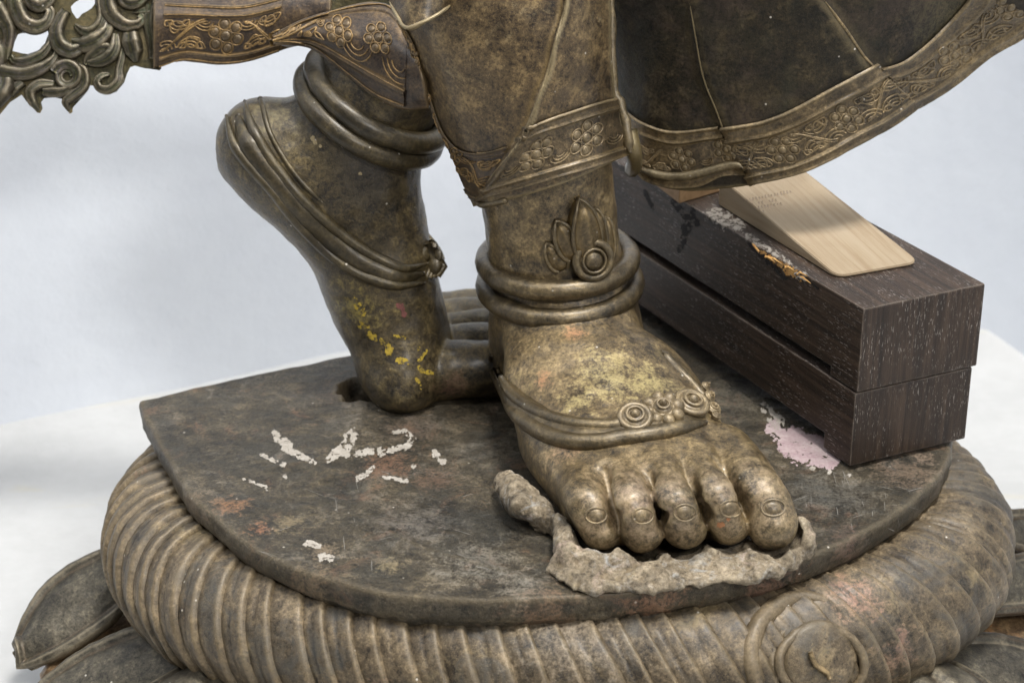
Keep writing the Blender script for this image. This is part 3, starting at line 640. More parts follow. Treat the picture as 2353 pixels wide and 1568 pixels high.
# toes: root, knuckle, tip
toes = [((1308, 1070, .020), (1350, 1155, .0235), (1381, 1216, .0135), 45), ((1400, 1062, .026), (1452, 1160, .0265), (1475, 1222, .0135), 47),
        ((1495, 1058, .028), (1548, 1155, .0275), (1574, 1213, .0140), 48), ((1585, 1045, .028), (1642, 1140, .0275), (1674, 1202, .0145), 47), ((1662, 1030, .025), (1742, 1130, .0255), (1777, 1205, .0150), 56)]
H.soften(4)
T = Field(H.lo, H.lo + (H.n - 1) * H.h, H.h)
for a, b, c, r in toes:
    rm = r / F * .905 * 1.08
    T2 = [Z(*a), (Z(*a) + Z(*b)) / 2 + [0, 0, .001], Z(*b), Z(*c)]
    T.loft(T2, np.array([1.06, 1.08, 1.03, .97]) * rm, np.array([.95, .92, .88, .92]) * rm, (1, 0, 0), .0008, 4)
for px, py in ((1420, 1165), (1518, 1172), (1614, 1165), (1712, 1150)): T.ball(Z(px, py, .012), (.0062, .0095, .0075), .003)
H.union(T.d, (slice(None),) * 3, .0045)
# furrows between the toes
for a, b in (((1390, 1078, .033), (1418, 1190, .022)), ((1492, 1085, .035), (1525, 1190, .022)), ((1580, 1080, .036), (1625, 1180, .022)), ((1648, 1055, .036), (1715, 1175, .022))):
    H.loft([Z(*a), Z(*b)], [.0010, .0018], [.0018, .0046], (1, 0, 0), .005, 2, op='c')
H.flatten_below(.0006); H.roughen(.0010, 70, 4, 2)
v, f = H.skin(); leg_f = mk('leg', v, f, M_leg, FIG, label='front leg with bare foot'); B_lf = bvh_of(leg_f)
del H, T
def ring3(c, ax, R, r, parent, name, mat, rx=None, seg=14, wob=.0):
    ax = np.asarray(ax, float); ax /= np.linalg.norm(ax); u = np.cross(ax, [0, 1, 0]); u = np.array([1, 0, 0]) - ax * ax[0]; u /= np.linalg.norm(u); w = np.cross(ax, u)
    a = np.linspace(0, 2 * math.pi, 120, endpoint=False)
    P = c + (rx or R) * np.cos(a)[:, None] * u + R * np.sin(a)[:, None] * w
    v, f = tube(P, r * (1 + wob * np.sin(a * 2 + 1)), seg, True, up=ax)
    v = v + .0006 * fbm(v, 120, 3, 7)[:, None] * np.array([1, 1, 1])
    return mk(name, v, f, mat, parent)
rc = V(1281, 598, YA); ax = np.array([-.035, -.02, 1])
ring3(rc + [0, 0, .0010], ax, .0380, .0052, leg_f, 'anklet', M_ring, rx=.0356)
ring3(V(1286, 650, YA), ax, .0412, .0053, leg_f, 'anklet', M_ring, rx=.0366)

def strip(bvh, pts, r, parent, name, mat, lift=0.0, flat=1.0, n=60, seg=8, taper=(.25, 1, .25)):
    L, nn = lay(bvh, resample(cr(np.array(pts, float), 6), n), lift)
    if len(L) < 3: return None
    rr_ = r if taper is None else np.interp(np.linspace(0, 1, len(L)), [0, .12, .88, 1], [taper[0] * r, taper[1] * r, taper[1] * r, taper[2] * r])
    v, f = tube(L, rr_, seg, flat=flat, up=nn); return mk(name, v, f, mat, parent)
inn_t = [(1146, 842), (1158, 872), (1190, 915), (1243, 950), (1313, 974), (1383, 981), (1425, 977), (1500, 962), (1570, 945), (1626, 925)]
out_t = [(1130, 815), (1129, 845), (1140, 886), (1160, 922), (1207, 966), (1260, 999), (1320, 1015), (1383, 1016), (1425, 1008), (1489, 1000), (1559, 986), (1622, 970)]
strip(B_lf, [((a + c) / 2, (b + d) / 2) for (a, b), (c, d) in zip(inn_t, out_t[1:8] + [(1500, 997), (1575, 982), (1622, 968)])], .0072, leg_f, 'foot_chain', M_ring, -.0012, .55, 90)
strip(B_lf, inn_t, .0033, leg_f, 'foot_chain', M_ring, .0008, 1.0, 90)
strip(B_lf, out_t, .0042, leg_f, 'foot_chain', M_ring, .0004, 1.0, 90)
strip(B_lf, [(1518, 800), (1552, 838), (1588, 874), (1611, 899), (1630, 925)], .0033, leg_f, 'foot_chain', M_ring, -.0012, 1.0, 40, taper=(.3, .9, 1))
M_ros = bronze('bronze_rosette', [(.025, .020, .016), (.085, .068, .047), (.17, .14, .095), (.29, .245, .17)], (.40, .35, .26), (.22, .10, .07), rough=.42, metal=.45, wear_amt=.25, dust_amt=.9)
def rosette(bvh, px, py, r, parent, mat, petals=0, h=.003, name='rosette', sq=1.0, lift=.0015):
    hcast = cast(bvh, px, py)
    if hcast is None: return
    c, n = hcast; d = (c - CAM) @ FW; R = pxm(r, d); mb = MB()
    n = n * .75 - ray(px, py) * .25; n /= np.linalg.norm(n)
    t = RT - n * n[0]; t /= np.linalg.norm(t); b = np.cross(n, t)
    c = c + n * lift
    if petals:
        for k in range(petals):
            a = 2 * math.pi * k / petals + .3; pc = c + (t * math.cos(a) + b * math.sin(a) * sq) * R * .66
            mb.add(*dome(pc - n * .001, n, R * .38, R * .34, h * .8, tx=t * math.cos(a) + b * math.sin(a), seg=12))
        R *= .58
    a = np.linspace(0, 2 * math.pi, 28, endpoint=False)
    for rad_, tr, hh in ((.80, .20, .2), (.46, .11, .75)):
        P = c + R * rad_ * (np.cos(a)[:, None] * t + sq * np.sin(a)[:, None] * b) + n * h * hh; mb.add(*tube(P, R * tr, 8, True, up=n))
    mb.add(*dome(c, n, R * .9, R * .9 * sq, h * .8, seg=24)); mb.add(*dome(c + n * h * .4, n, R * .32, R * .32 * sq, h * .9, seg=16))
    return mb.mk(name, mat, parent)
rosette(B_lf, 1457, 968, 42, leg_f, M_ros, 0, .0042, lift=.003)
rosette(B_lf, 1584, 938, 43, leg_f, M_ros, 0, .0042, lift=.003)
rosette(B_lf, 1521, 950, 52, leg_f, M_ros, 8, .0050, lift=.0035)
for px, py, r in ((1622, 915, 15), (1632, 945, 20), (1640, 962, 12), (1612, 893, 12)): rosette(B_lf, px, py, r, leg_f, M_ros, 0, .003, 'bead', lift=.002)
# bud brooch above the rings
hb = cast(B_lf, 1332, 545); cb, nb = hb
upv = np.array([-.10, 0, 1.0]); upv -= nb * upv.dot(nb); upv /= np.linalg.norm(upv); sdv = np.cross(nb, upv) * -1; sdv = sdv if sdv[0] > 0 else -sdv
def leaf(cx, cy, ln, wd, lean, h, lift=0.0, name='bud_petal'):
    k_, n_ = cast(B_lf, cx, cy); d = (k_ - CAM) @ FW
    ax_ = upv * math.cos(lean) + sdv * math.sin(lean); ax_ = ax_ - n_ * ax_.dot(n_); ax_ /= np.linalg.norm(ax_); sx_ = np.cross(ax_, n_)
    nu, nv = 20, 15; t = np.linspace(-1, 1, nu)[:, None]; u = np.linspace(-1, 1, nv)[None, :]
    w = pxm(wd, d) * (1 - np.abs(t)**2.2) ** .7 * (1 - .25 * t); Lh = pxm(ln, d)
    hh = h * (1 - .25 * np.abs(u) - .75 * np.abs(u)**6) * (1 - np.abs(t)**6) + .0012 * (np.abs(u)**8) - .001 * (np.abs(u) > .98)
    G = k_ + (Lh * t)[..., None] * ax_ + (w * u)[..., None] * sx_ + (hh - .001 + lift)[..., None] * n_
    v, f = thick(G, .002); o = mk(name, v, f, M_ring, leg_f)
    rim_ = np.concatenate([G[1:, 1], G[-2::-1, -2]]) + n_ * .0008; vv, ff = tube(rim_[1:-1], .0011, 6); mk('bud_petal_edge', vv, ff, M_ring, leg_f)
leaf(1276, 590, 42, 25, -.50, .0040); leaf(1300, 552, 56, 33, -.36, .0055); leaf(1390, 552, 58, 22, .16, .0045); leaf(1366, 540, 66, 28, .12, .0055); leaf(1337, 530, 82, 43, -.05, .0085)
kb, nb2 = cast(B_lf, 1350, 592); nd = nb2 * .6 - ray(1350, 592) * .4; nd /= np.linalg.norm(nd); kb = kb + nb2 * .0045
t_ = RT - nd * nd[0]; t_ /= np.linalg.norm(t_); b_ = np.cross(nd, t_); mb = MB(); a = np.linspace(0, 2 * math.pi, 40, endpoint=False)
for R, r, l in ((.0085, .0021, .0012), (.0056, .0007, .0032)): mb.add(*tube(kb + R * (np.cos(a)[:, None] * t_ + np.sin(a)[:, None] * b_) + nd * l, r, 10, True, up=nd))
mb.add(*dome(kb - nd * .001, nd, .0098, .0098, .0034, seg=30, nr=6)); mb.add(*dome(kb + nd * .001, nd, .0052, .0052, .0030, seg=24))
v, f = tube(np.array([kb - nd * .008, kb + nd * .001]), .0088, 28, up=t_); mb.add(v, f)
mb.mk('bud_boss', M_ring, leg_f)
# toenails: a low plate inside two engraved rims
for px, py, rx, ry in ((1369, 1183, 24, 18), (1476, 1184, 24, 18), (1573, 1177, 25, 19), (1679, 1168, 25, 19), (1776, 1166, 27, 19)):
    h_ = cast(B_lf, px, py)
    if h_ is None: continue
    mb = MB(); a = np.linspace(0, 2 * math.pi, 30, endpoint=False)
    hc_ = cast(B_lf, px, py); mb.add(*dome(hc_[0] - hc_[1] * .0006, hc_[1], rx * .70 / F, ry * .80 / F, .0012, seg=16))
    for s, r in ((1.0, .00048),):
        L, nn = lay(B_lf, np.stack([px + rx * s * np.cos(a), py + ry * s * np.sin(a)], 1), .0001)
        if len(L) > 20: mb.add(*tube(L, r, 6, True, up=nn))
    if mb.n: mb.mk('toenail', M_ros, leg_f)
# worn patina on the instep
flakes('paint_flake', [[(1425, 985, 4), (1440, 990, 5)], [(1460, 962, 4)], [(1372, 1002, 3), (1420, 995, 4)]], B_lf, M_red, leg_f, 34, .0)
flakes('paint_flake', [[(1652, 1205, 8), (1660, 1202, 5)], [(1672, 1190, 4)]], B_lf, M_orange, leg_f, 35, .0)

# ---- rear leg and foot, heel raised
K = Field((-.145, .87, -.003), (.035, 1.13, .185), .0012)
K.loft([D(1010, -20, .99), D(960, 70, 1.0), D(880, 195, 1.008), D(815, 300, 1.016), D(762, 390, 1.022)], np.array([150, 150, 147, 150, 152]) / F, np.array([.033, .033, .032, .032, .031]), (D(900, 300, 1.) - D(790, 150, 1.)), .006, 3)
ft = [(612, 342, 118, 1.022, .029), (655, 400, 108, 1.025, .030), (712, 480, 86, 1.030, .030), (800, 575, 94, 1.037, .029), (866, 690, 112, 1.046, .032), (915, 790, 108, 1.054, .036)]
C = np.array([D(a, b, d) for a, b, _, d, _ in ft]); ra = np.array([r / F * 1.03 for _, _, r, _, _ in ft]); rb = np.array([x[4] for x in ft])
tg = np.gradient(C, axis=0); AD = np.cross(tg, FW); AD /= np.linalg.norm(AD, axis=1)[:, None]
K.loft(C, ra, rb, AD, .014, 4)
K.loft([D(850, 420, 1.026), D(880, 520, 1.034), D(930, 640, 1.045), D(965, 740, 1.062)], [.024, .022, .016, .012], [.028, .027, .029, .030], (D(950, 300, 1.) - D(850, 300, 1.)), .016, 4)
K.ball(D(930, 850, 1.050), (.021, .034, .020), .012)
# toes run away to the right, the nearest lowest in the picture
for a, b, d0, d1, r in (((925, 868), (1140, 848), 1.040, 1.044, .0150), ((980, 806), (1190, 800), 1.060, 1.062, .0125), ((1000, 770), (1200, 762), 1.076, 1.078, .0115), ((1005, 738), (1220, 742), 1.090, 1.092, .0120), ((1000, 722), (1220, 728), 1.106, 1.108, .0130)):
    K.loft([D(*a, d0), (D(*a, d0) + D(*b, d1)) / 2 + [0, 0, .002], D(*b, d1)], [r * .88, r * .9, r * .9], [r * .9, r, r], (0, 1, 0), .0012, 3)
K.flatten_below(.0006); K.roughen(.0012, 60, 4, 5)
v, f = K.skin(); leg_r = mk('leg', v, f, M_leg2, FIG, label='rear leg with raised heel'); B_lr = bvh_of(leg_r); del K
# double band round the heel and instep
b_out = [(523, 268), (530, 300), (543, 335), (580, 385), (625, 433), (670, 490), (713, 537), (769, 590), (820, 625), (870, 645), (920, 655), (972, 650)]
b_in = [(562, 229), (572, 270), (585, 304), (615, 355), (651, 403), (695, 455), (736, 495), (790, 540), (835, 573), (880, 598), (926, 616), (978, 606)]
mid = [tuple(p) for p in (resample(cr(np.array(b_out, float), 5), 40) + resample(cr(np.array(b_in, float), 5), 40)) / 2]
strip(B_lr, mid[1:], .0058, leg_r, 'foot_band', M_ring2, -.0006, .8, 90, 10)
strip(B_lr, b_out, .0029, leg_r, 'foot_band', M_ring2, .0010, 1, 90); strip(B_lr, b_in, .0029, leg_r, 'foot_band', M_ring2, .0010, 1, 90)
strip(B_lr, [(585, 214), (600, 232), (618, 300), (650, 360), (690, 415), (740, 465)], .0014, leg_r, 'foot_band', M_ring2, .0, 1, 50, taper=(1, 1, .3))
# clasp on the instep
cl = D(984, 598, 1.030); mb = MB()
for k, (px, py, rx, ry) in enumerate(((965, 585, 30, 26), (990, 575, 16, 26), (996, 612, 20, 26), (972, 628, 26, 18), (1000, 590, 13, 22), (955, 612, 22, 24))):
    c = D(px, py, 1.028 + .006 * (k % 2)); vv, ff = dome(c, -FW * .8 + RT * .5 + UP * .2, rx / F, ry / F, .006, seg=12); mb.add(vv, ff); vv, ff = dome(c, FW, rx / F, ry / F, .012, seg=12); mb.add(vv, ff)
for k in range(4):
    a0, a1 = D(984 + 8 * k, 560 + 10 * k, 1.026), D(978 + 9 * k, 640 - 2 * k, 1.026); mb.add(*tube(np.array([a0, (a0 + a1) / 2 + RT * .003, a1]), .0018, 7))
mb.mk('clasp', M_ring2, leg_r)
L = np.array([D(a, b, 1.05) for a, b in cr(np.array([(935, 515), (955, 530), (980, 553), (1000, 580), (1008, 600)], float), 5)]); v, f = tube(L, .0035, 8); mk('foot_band', v, f, M_leg2, leg_r)
# two thick rings on the shin
axr = D(955, 78, 1.0) - D(815, 300, 1.016); axr = axr / np.linalg.norm(axr)
axr = axr + FW * -.30 + np.array([0, 0, .0])
def rings_at(px, py, d, R, r):
    ax = axr / np.linalg.norm(axr); u = np.cross(ax, FW); u /= np.linalg.norm(u); w = np.cross(ax, u); a = np.linspace(0, 2 * math.pi, 110, endpoint=False)
    P = D(px, py, d) + R * (np.cos(a)[:, None] * u + np.sin(a)[:, None] * w * .95); v, f = tube(P, r, 14, True, up=ax); v = v + .0006 * fbm(v, 120, 3, 7)[:, None]
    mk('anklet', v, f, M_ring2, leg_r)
rings_at(848, 258, 1.012, .0355, .0055); rings_at(872, 222, 1.009, .0350, .0055)
YP = 'yellow pigment daub'
flakes('pigment', [[(815, 685, 7), (830, 715, 12), (820, 725, 6)], [(830, 745, 8), (855, 770, 11), (870, 780, 8)]], B_lr, M_yellow, leg_r, 41, .35, fine=.8, label=YP)
flakes('pigment', [[(885, 788, 11), (892, 802, 13)], [(915, 826, 10), (935, 832, 8)], [(960, 800, 5)]], B_lr, M_yellow, leg_r, 42, .1, label=YP)
flakes('pigment', [[(978, 805, 4), (962, 828, 5)], [(962, 842, 5), (970, 852, 6), (992, 856, 4)], [(905, 770, 3), (930, 775, 4)], [(958, 870, 5), (966, 890, 4)]], B_lr, M_yellow, leg_r, 43, .0, label=YP)
flakes('pigment', [[(916, 700, 10), (925, 720, 10)]], B_lr, M_red, leg_r, 44, .5)
flakes('pigment', [[(720, 318, 8), (724, 328, 6)], [(826, 398, 5)], [(845, 350, 4)], [(735, 335, 4)]], B_lr, M_tan, leg_r, 45, .1)

# ------------------------------------------------------------------ skirt
def sheet(name, rows, mat, th=.0035, n=(8, 8), relief=None, rough=(.0007, 70), label=None):
    g = np.array(rows, float); g = cr(g, n[0]); g = np.swapaxes(cr(np.swapaxes(g, 0, 1), n[1]), 0, 1)
    if relief is not None: g[..., 2] -= relief(g[..., 0], g[..., 1])
    G = D(g[..., 0], g[..., 1], g[..., 2]); Nn = gnormals(G); G = G + Nn * (rough[0] * fbm(G, rough[1], 3, 11))[..., None]
    v, f = thick(G, th); o = mk(name, v, f, mat, FIG, label=label); return o, bvh_of(o)
def seg_d(x, y, pl):
    pl = np.array(pl, float); m = np.full(x.shape, 1e9); sd = np.zeros(x.shape)
    for a, b in zip(pl[:-1], pl[1:]):
        ab = b - a; t = np.clip(((x - a[0]) * ab[0] + (y - a[1]) * ab[1]) / (ab @ ab), 0, 1); dx, dy = x - a[0] - t * ab[0], y - a[1] - t * ab[1]
        d = np.hypot(dx, dy); s = np.sign(ab[0] * (y - a[1]) - ab[1] * (x - a[0])); u = d < m; m = np.where(u, d, m); sd = np.where(u, s, sd)
    return m * np.where(sd == 0, 1, sd)

fold = [(1302, -20), (1280, 75), (1250, 184), (1214, 279), (1188, 331), (1090, 456)]
def rel_drape(x, y):
    d = seg_d(x, y, fold); d = d + 2.5 * np.sin(y * .05)                                         # the right-hand lap lies over the left
    return .0036 / (1 + np.exp(np.clip(d / 2.5, -30, 30))) + .0014 * np.exp(-((d + 5) / 6.)**2) + .0010 * np.sin(x * .03 + y * .012) * np.clip(y / 300, 0, 1)
def drow(xl, xr, yl, yr, ym, d0):                                   # one level of the drape wrapped round the leg
    out = []
    for s in np.linspace(-1, 1, 9):
        x = (xl + xr) / 2 + (xr - xl) / 2 * s; y = yl + (yr - yl) * (s + 1) / 2 + (ym - (yl + yr) / 2) * (1 - s * s)
        out.append((x, y, d0 + .042 * (1 - math.sqrt(max(0, 1 - (.96 * s)**2)))))
    return out
rows = [drow(884, 1404, -60, -40, -60, .918), drow(905, 1404, 20, 20, 20, .921), drow(940, 1405, 110, 90, 105, .926), drow(972, 1408, 190, 160, 180, .932), drow(1000, 1414, 268, 222, 258, .939), drow(1028, 1424, 340, 268, 325, .945), drow(1056, 1434, 410, 318, 385, .949), drow(1088, 1440, 474, 356, 432, .953)]
front, B_fr = sheet('skirt_panel', rows, M_skirt, .004, (10, 10), rel_drape, label='front drape over the standing leg')

fold2 = [(1578, -20), (1595, 82), (1614, 180), (1651, 272), (1683, 371), (1722, 410)]
ridge2 = [(1880, -25), (1896, 0), (1991, 138), (2050, 192), (2109, 243)]
def rel_panel(x, y):
    d = seg_d(x, y, fold2); d2 = seg_d(x, y, ridge2)
    return -.0035 / (1 + np.exp(np.clip(-d / 5.0, -30, 30))) * np.clip((y + 40) / 120, .2, 1) + .0028 / (1 + np.exp(np.clip(d2 / 4.0, -30, 30))) * -1
bot = [(1412, 226), (1432, 300), (1470, 392), (1486, 420), (1542, 436), (1625, 436), (1715, 427), (1780, 415), (1840, 400), (1912, 368), (1978, 329), (2043, 296), (2109, 248), (2188, 200), (2273, 131), (2360, 84), (2430, 40)]
bot = resample(cr(np.array(bot, float), 6), 14)
rows = []
for k, t in enumerate(np.linspace(0, 1, 8)):
    row = []
    for j, (bx, by) in enumerate(bot):
        s = j / 13; tx = 1380 + (2460 - 1380) * s; ty = -90 - 30 * s
        x = tx + (bx - tx) * t; y = ty + (by - ty) * t
        d = 1.000 - .046 * math.sin(min(1, s * 1.3) * math.pi * .75) + .012 * s + .030 * t + (.006 * math.sin(s * 9) * t)
        row.append((x, y, d - .035 * (1 - t) * .5))
    rows.append(row)
panel, B_pn = sheet('skirt_panel', rows, M_panel, .004, (12, 10), rel_panel, label='dark flaring side panel')

# hem band behind to the left
top_b = [(352, -40), (450, -40), (560, -42), (650, -60), (760, -60)]; bot_b = [(352, 158), (374, 145), (423, 141), (502, 149), (567, 143), (623, 126), (656, 113), (690, 104), (760, 90)]
bb = resample(cr(np.array(bot_b, float), 5), 9); tb = resample(np.array(top_b, float), 9)
rows = [[(tb[j, 0] + (bb[j, 0] - tb[j, 0]) * t, tb[j, 1] + (bb[j, 1] - tb[j, 1]) * t, 1.030 - .008 * math.sin(t * 3.14) - .004 * j / 8) for j in range(9)] for t in np.linspace(0, 1, 6)]
tail, B_tl = sheet('skirt_panel', rows, M_band, .005, (8, 10), label='ornamented trailing hem')
# folded dark brown lap between tail and drape
te = [(616, 90), (655, 64), (694, 47), (779, 19), (849, 5), (897, 12), (925, 40), (950, 92)]; be = [(617, 96), (655, 108), (694, 102), (736, 120), (807, 180), (863, 224), (919, 252), (985, 250)]
te = resample(cr(np.array(te, float), 5), 10); be = resample(cr(np.array(be, float), 5), 10)
rows = [[(te[j, 0] + (be[j, 0] - te[j, 0]) * t, te[j, 1] + (be[j, 1] - te[j, 1]) * t, .998 - .034 * j / 9 - .010 * math.sin(t * 3.14)) for j in range(10)] for t in np.linspace(0, 1, 6)]
lap, B_lp = sheet('skirt_panel', rows, M_band, .0035, (8, 10), label='dark brown folded lap')
# dark lining behind lap and drape, so that the garment closes round the leg
rows = [[(640 + 90 * j, -60 + t * (200 + 22 * j), 1.045 - .01 * j) for j in range(7)] for t in np.linspace(0, 1, 4)]
rows = [[(740, -60, 1.03), (800, -60, 1.03), (900, -60, 1.02), (1000, -60, 1.0)], [(740, 60, 1.03), (800, 60, 1.03), (900, 60, 1.02), (1000, 60, 1.0)], [(745, 110, 1.02), (800, 150, 1.03), (900, 210, 1.02), (1000, 260, 1.0)]]
sheet('lining', rows, M_web, .002, (6, 6))
# hanging point of the over-garment
te = [(880, -30), (950, -60), (1020, -60), (1080, -30)]; be = [(893, 0), (930, 67), (1003, 38), (1060, -8)]
rows = [[(te[j][0] + (be[j][0] - te[j][0]) * t, te[j][1] + (be[j][1] - te[j][1]) * t, .912 + .015 * abs(j - 1.5)) for j in range(4)] for t in np.linspace(0, 1, 4)]
over, B_ov = sheet('over_garment', rows, M_skirt, .003, (8, 8))
strip(B_ov, [(893, 0), (912, 35), (932, 64), (965, 54), (1003, 35), (1040, 8)], .0009, over, 'hem_ridge', M_skirt, .0002, n=50)
# rolled lip at the foot of the panel
strip(B_pn, [(1474, 388), (1520, 402), (1570, 404), (1625, 393), (1690, 376), (1708, 384)], .0022, panel, 'hem_roll', M_lip, .0008, n=70, seg=10)

# relief ornament on the bands
class Band:
    def __init__(s, top, bot, bvh, parent, mat, matp):
        s.a = resample(cr(np.array(top, float), 5), 60); s.b = resample(cr(np.array(bot, float), 5), 60); s.bvh = bvh; s.p = parent; s.m = mat; s.mp = matp
        s.L = (np.linalg.norm(np.diff(s.a, axis=0), axis=1).sum() + np.linalg.norm(np.diff(s.b, axis=0), axis=1).sum()) / 2; s.W = np.linalg.norm(s.a - s.b, axis=1).mean()
    def cover(s, mat, top=-.27, bot=.34, hb=.0014, h0=.0003, nx=110, ny=54, y0=-.5, y1=.5):   # the band itself: field between raised borders
        xs = np.linspace(0, s.L, nx); ys = np.linspace(y0, y1, ny); X, Y = np.meshgrid(xs, ys, indexing='ij'); q = s.at(X, Y); v = []; idx = -np.ones(X.shape, int)
        for i in range(nx):
            for j in range(ny):
                h = cast(s.bvh, *q[i, j])
                if h is None: continue
                y = ys[j]; up_ = 0
                for e0, e1 in ((-.5, top), (bot, .5)):
                    w_ = e1 - e0; t = (y - e0) / w_
                    if -.05 <= t <= 1.05: up_ = max(up_, hb * (.72 + .55 * math.exp(-((t - .12) / .10)**2) + .55 * math.exp(-((t - .90) / .09)**2)) * min(1, max(0, min(t + .05, 1.05 - t) / .10)))
                idx[i, j] = len(v); v.append(h[0] + h[1] * (h0 + up_))
        f = [(idx[i, j], idx[i, j + 1], idx[i + 1, j + 1], idx[i + 1, j]) for i in range(nx - 1) for j in range(ny - 1) if min(idx[i, j], idx[i, j + 1], idx[i + 1, j + 1], idx[i + 1, j]) >= 0]
        o = mk('hem_band', v, f, mat, s.p); s.bvh = bvh_of(o); return s
    def at(s, x, y):                                                # x along (grid px), y from -0.5 (top) to 0.5 (bottom)
        u = np.clip(np.asarray(x, float) / s.L, -.02, 1.02) * 59; k = np.arange(60)
        a = np.stack([np.interp(u, k, s.a[:, 0]), np.interp(u, k, s.a[:, 1])], -1); b = np.stack([np.interp(u, k, s.b[:, 0]), np.interp(u, k, s.b[:, 1])], -1)
        t = (np.asarray(y, float) + .5)[..., None]; return a * (1 - t) + b * t
    def wid(s, x):
        u = min(59, max(0, int(x / s.L * 59))); return np.linalg.norm(s.a[u] - s.b[u])
    def ln(s, mb, xs, ys, r=1.7, closed=False, lift=.0002):
        L, nn = lay(s.bvh, s.at(xs, ys), lift)
        if len(L) > 2: mb.add(*tube(L, r * 1.25 / F, 6, closed and len(L) == len(xs), flat=.8, up=nn))
    def edge(s, y, r, name='hem_ridge', mat=None, x0=0, x1=1, lift=.0003):
        mb = MB(); xs = np.linspace(s.L * x0, s.L * x1, 90); s.ln(mb, xs, np.full(90, y), r, lift=lift)
        if mb.n: mb.mk(name, mat or s.m, s.p)
    def flower(s, x, R, n=6, ph=0.3, y0=0.0):
        mb = MB(); a = np.linspace(0, 2 * math.pi, 18, endpoint=False); w = s.wid(x)
        def circ(cx, cy, r, h):
            c_ = s.at(np.array([x + cx]), np.array([y0 + cy / w]))[0]; hc = cast(s.bvh, *c_)
            if hc is None: return
            d = (hc[0] - CAM) @ FW; mb.add(*dome(hc[0] - hc[1] * .0003, hc[1], r * .95 * d / F, r * .95 * d / F, h, seg=10, nr=3))
            s.ln(rm, x + cx + r * np.cos(a), y0 + (cy + r * np.sin(a)) / w, 1.5, True)
        rm = MB()
        circ(0, 0, R * .30, .0013)
        for k in range(n):
            q = ph + 2 * math.pi * k / n; circ(R * .62 * math.cos(q), R * .62 * math.sin(q), R * .29, .0010)
        if mb.n:
            o = mb.mk('flower', s.mp, s.p)
            if rm.n: rm_o = np.concatenate(rm.v); mk('flower_rim', rm_o, rm.f, s.m, s.p)
    def scroll(s, x0, x1, flip=1, y0=0.0, sp=.68):
        w = s.wid((x0 + x1) / 2); mb = MB(); t = np.linspace(0, 1, 18); dx = x1 - x0
        for off in (0, .13):
            s.ln(mb, x0 + dx * (t * .96 + off * .35 - .02), y0 + flip * (-sp / 2 + sp * (t * t * (3 - 2 * t))) * (1 - off) + flip * .02, 2.0)
        for cx, cy, ln_, wd, an in ((.30, .20, .30, .10, .5), (.72, -.18, .30, .10, .5), (.12, .30, .20, .07, -.3), (.90, -.28, .20, .07, -.3), (.52, .27, .16, .06, .9), (.50, -.27, .16, .06, .9)):
            a = np.linspace(0, 2 * math.pi, 18, endpoint=False); lx = np.cos(a) * ln_ * .5 * dx; ly = np.sin(a) * wd * (1 - .55 * np.cos(a)) * w
            X = x0 + dx * cx + lx * math.cos(an) - ly * math.sin(an); Y = y0 + flip * (cy * sp / .68 + (lx * math.sin(an) + ly * math.cos(an)) / w * .9)
            s.ln(mb, X, np.clip(Y, y0 - .5 * sp, y0 + .5 * sp), 1.7, True)
        for cx, cy, f0 in ((.38, sp * .5, -1), (.66, -sp * .5, 1), (.08, -sp * .5, 1), (.94, sp * .5, -1)):
            for r in (.08, .15, .22):
                a = np.linspace(.15, math.pi - .15, 10); s.ln(mb, x0 + dx * cx + r * w * np.cos(a), y0 + flip * (cy + f0 * r * np.sin(a) * .8), 1.5)
        if mb.n: mb.mk('scroll_leaf', s.m, s.p)
    def fan(s, x, y, n=3, r0=.10, dr=.07, a0=0.2, a1=2.9):
        mb = MB(); w = s.wid(x)
        for k in range(n):
            a = np.linspace(a0, a1, 10); s.ln(mb, x + (r0 + dr * k) * w * np.cos(a), y + (r0 + dr * k) * np.sin(a), 1.4)
        if mb.n: mb.mk('scroll_leaf', s.m, s.p)
    def run(s, xs, R, flip=1, y0=0.0, sp=.68, ph=.3):
        for k, x in enumerate(xs): s.flower(x, R, ph=ph + .4 * k, y0=y0)
        e = [-xs[0] if xs[0] > 60 else None] + list(xs) + [2 * s.L - xs[-1]]
        pts = [0] + list(xs) + [s.L]
        for k in range(len(pts) - 1):
            a = pts[k] + (R * .95 if k else 2); b = pts[k + 1] - (R * .95 if k < len(pts) - 2 else 2)
            if b - a > 16 and b - a < 46: s.fan((a + b) / 2, y0 + .12, 3)
            elif b - a >= 46: s.scroll(a, b, flip * (1 if k % 2 else -1), y0, sp)

# right band of the drape
bR = Band([(1209, 292), (1262, 270), (1313, 253), (1365, 236), (1416, 223)], [(1092, 462), (1149, 444), (1247, 417), (1345, 390), (1440, 358)], B_fr, front, M_hem3, M_hem2)
bR2 = Band([(1196, 330), (1262, 300), (1320, 276), (1380, 262), (1425, 252)], [(1140, 425), (1200, 408), (1260, 395), (1345, 366), (1436, 334)], B_fr, front, M_hem3, M_hem2)
bR.cover(M_hem2, -.30, .34); bR2.bvh = bR.bvh
bR2.run([68, 190], 46, 1, ph=.1)
# lower and left border of the drape
bL = Band([(918, 40), (952, 100), (985, 203), (1014, 290), (1046, 335), (1083, 350), (1122, 350), (1172, 334)], [(905, 80), (932, 130), (966, 230), (995, 330), (1030, 395), (1060, 440), (1084, 458), (1096, 458)], B_fr, front, M_line2, M_band)
bL.cover(M_band, -.36, .40, .0010)
for y, r in ((-.48, 1.2), (.46, 1.2)): bL.edge(y, r, mat=M_line)
bL.run([90, 200, 330], 24, 1, sp=.5)
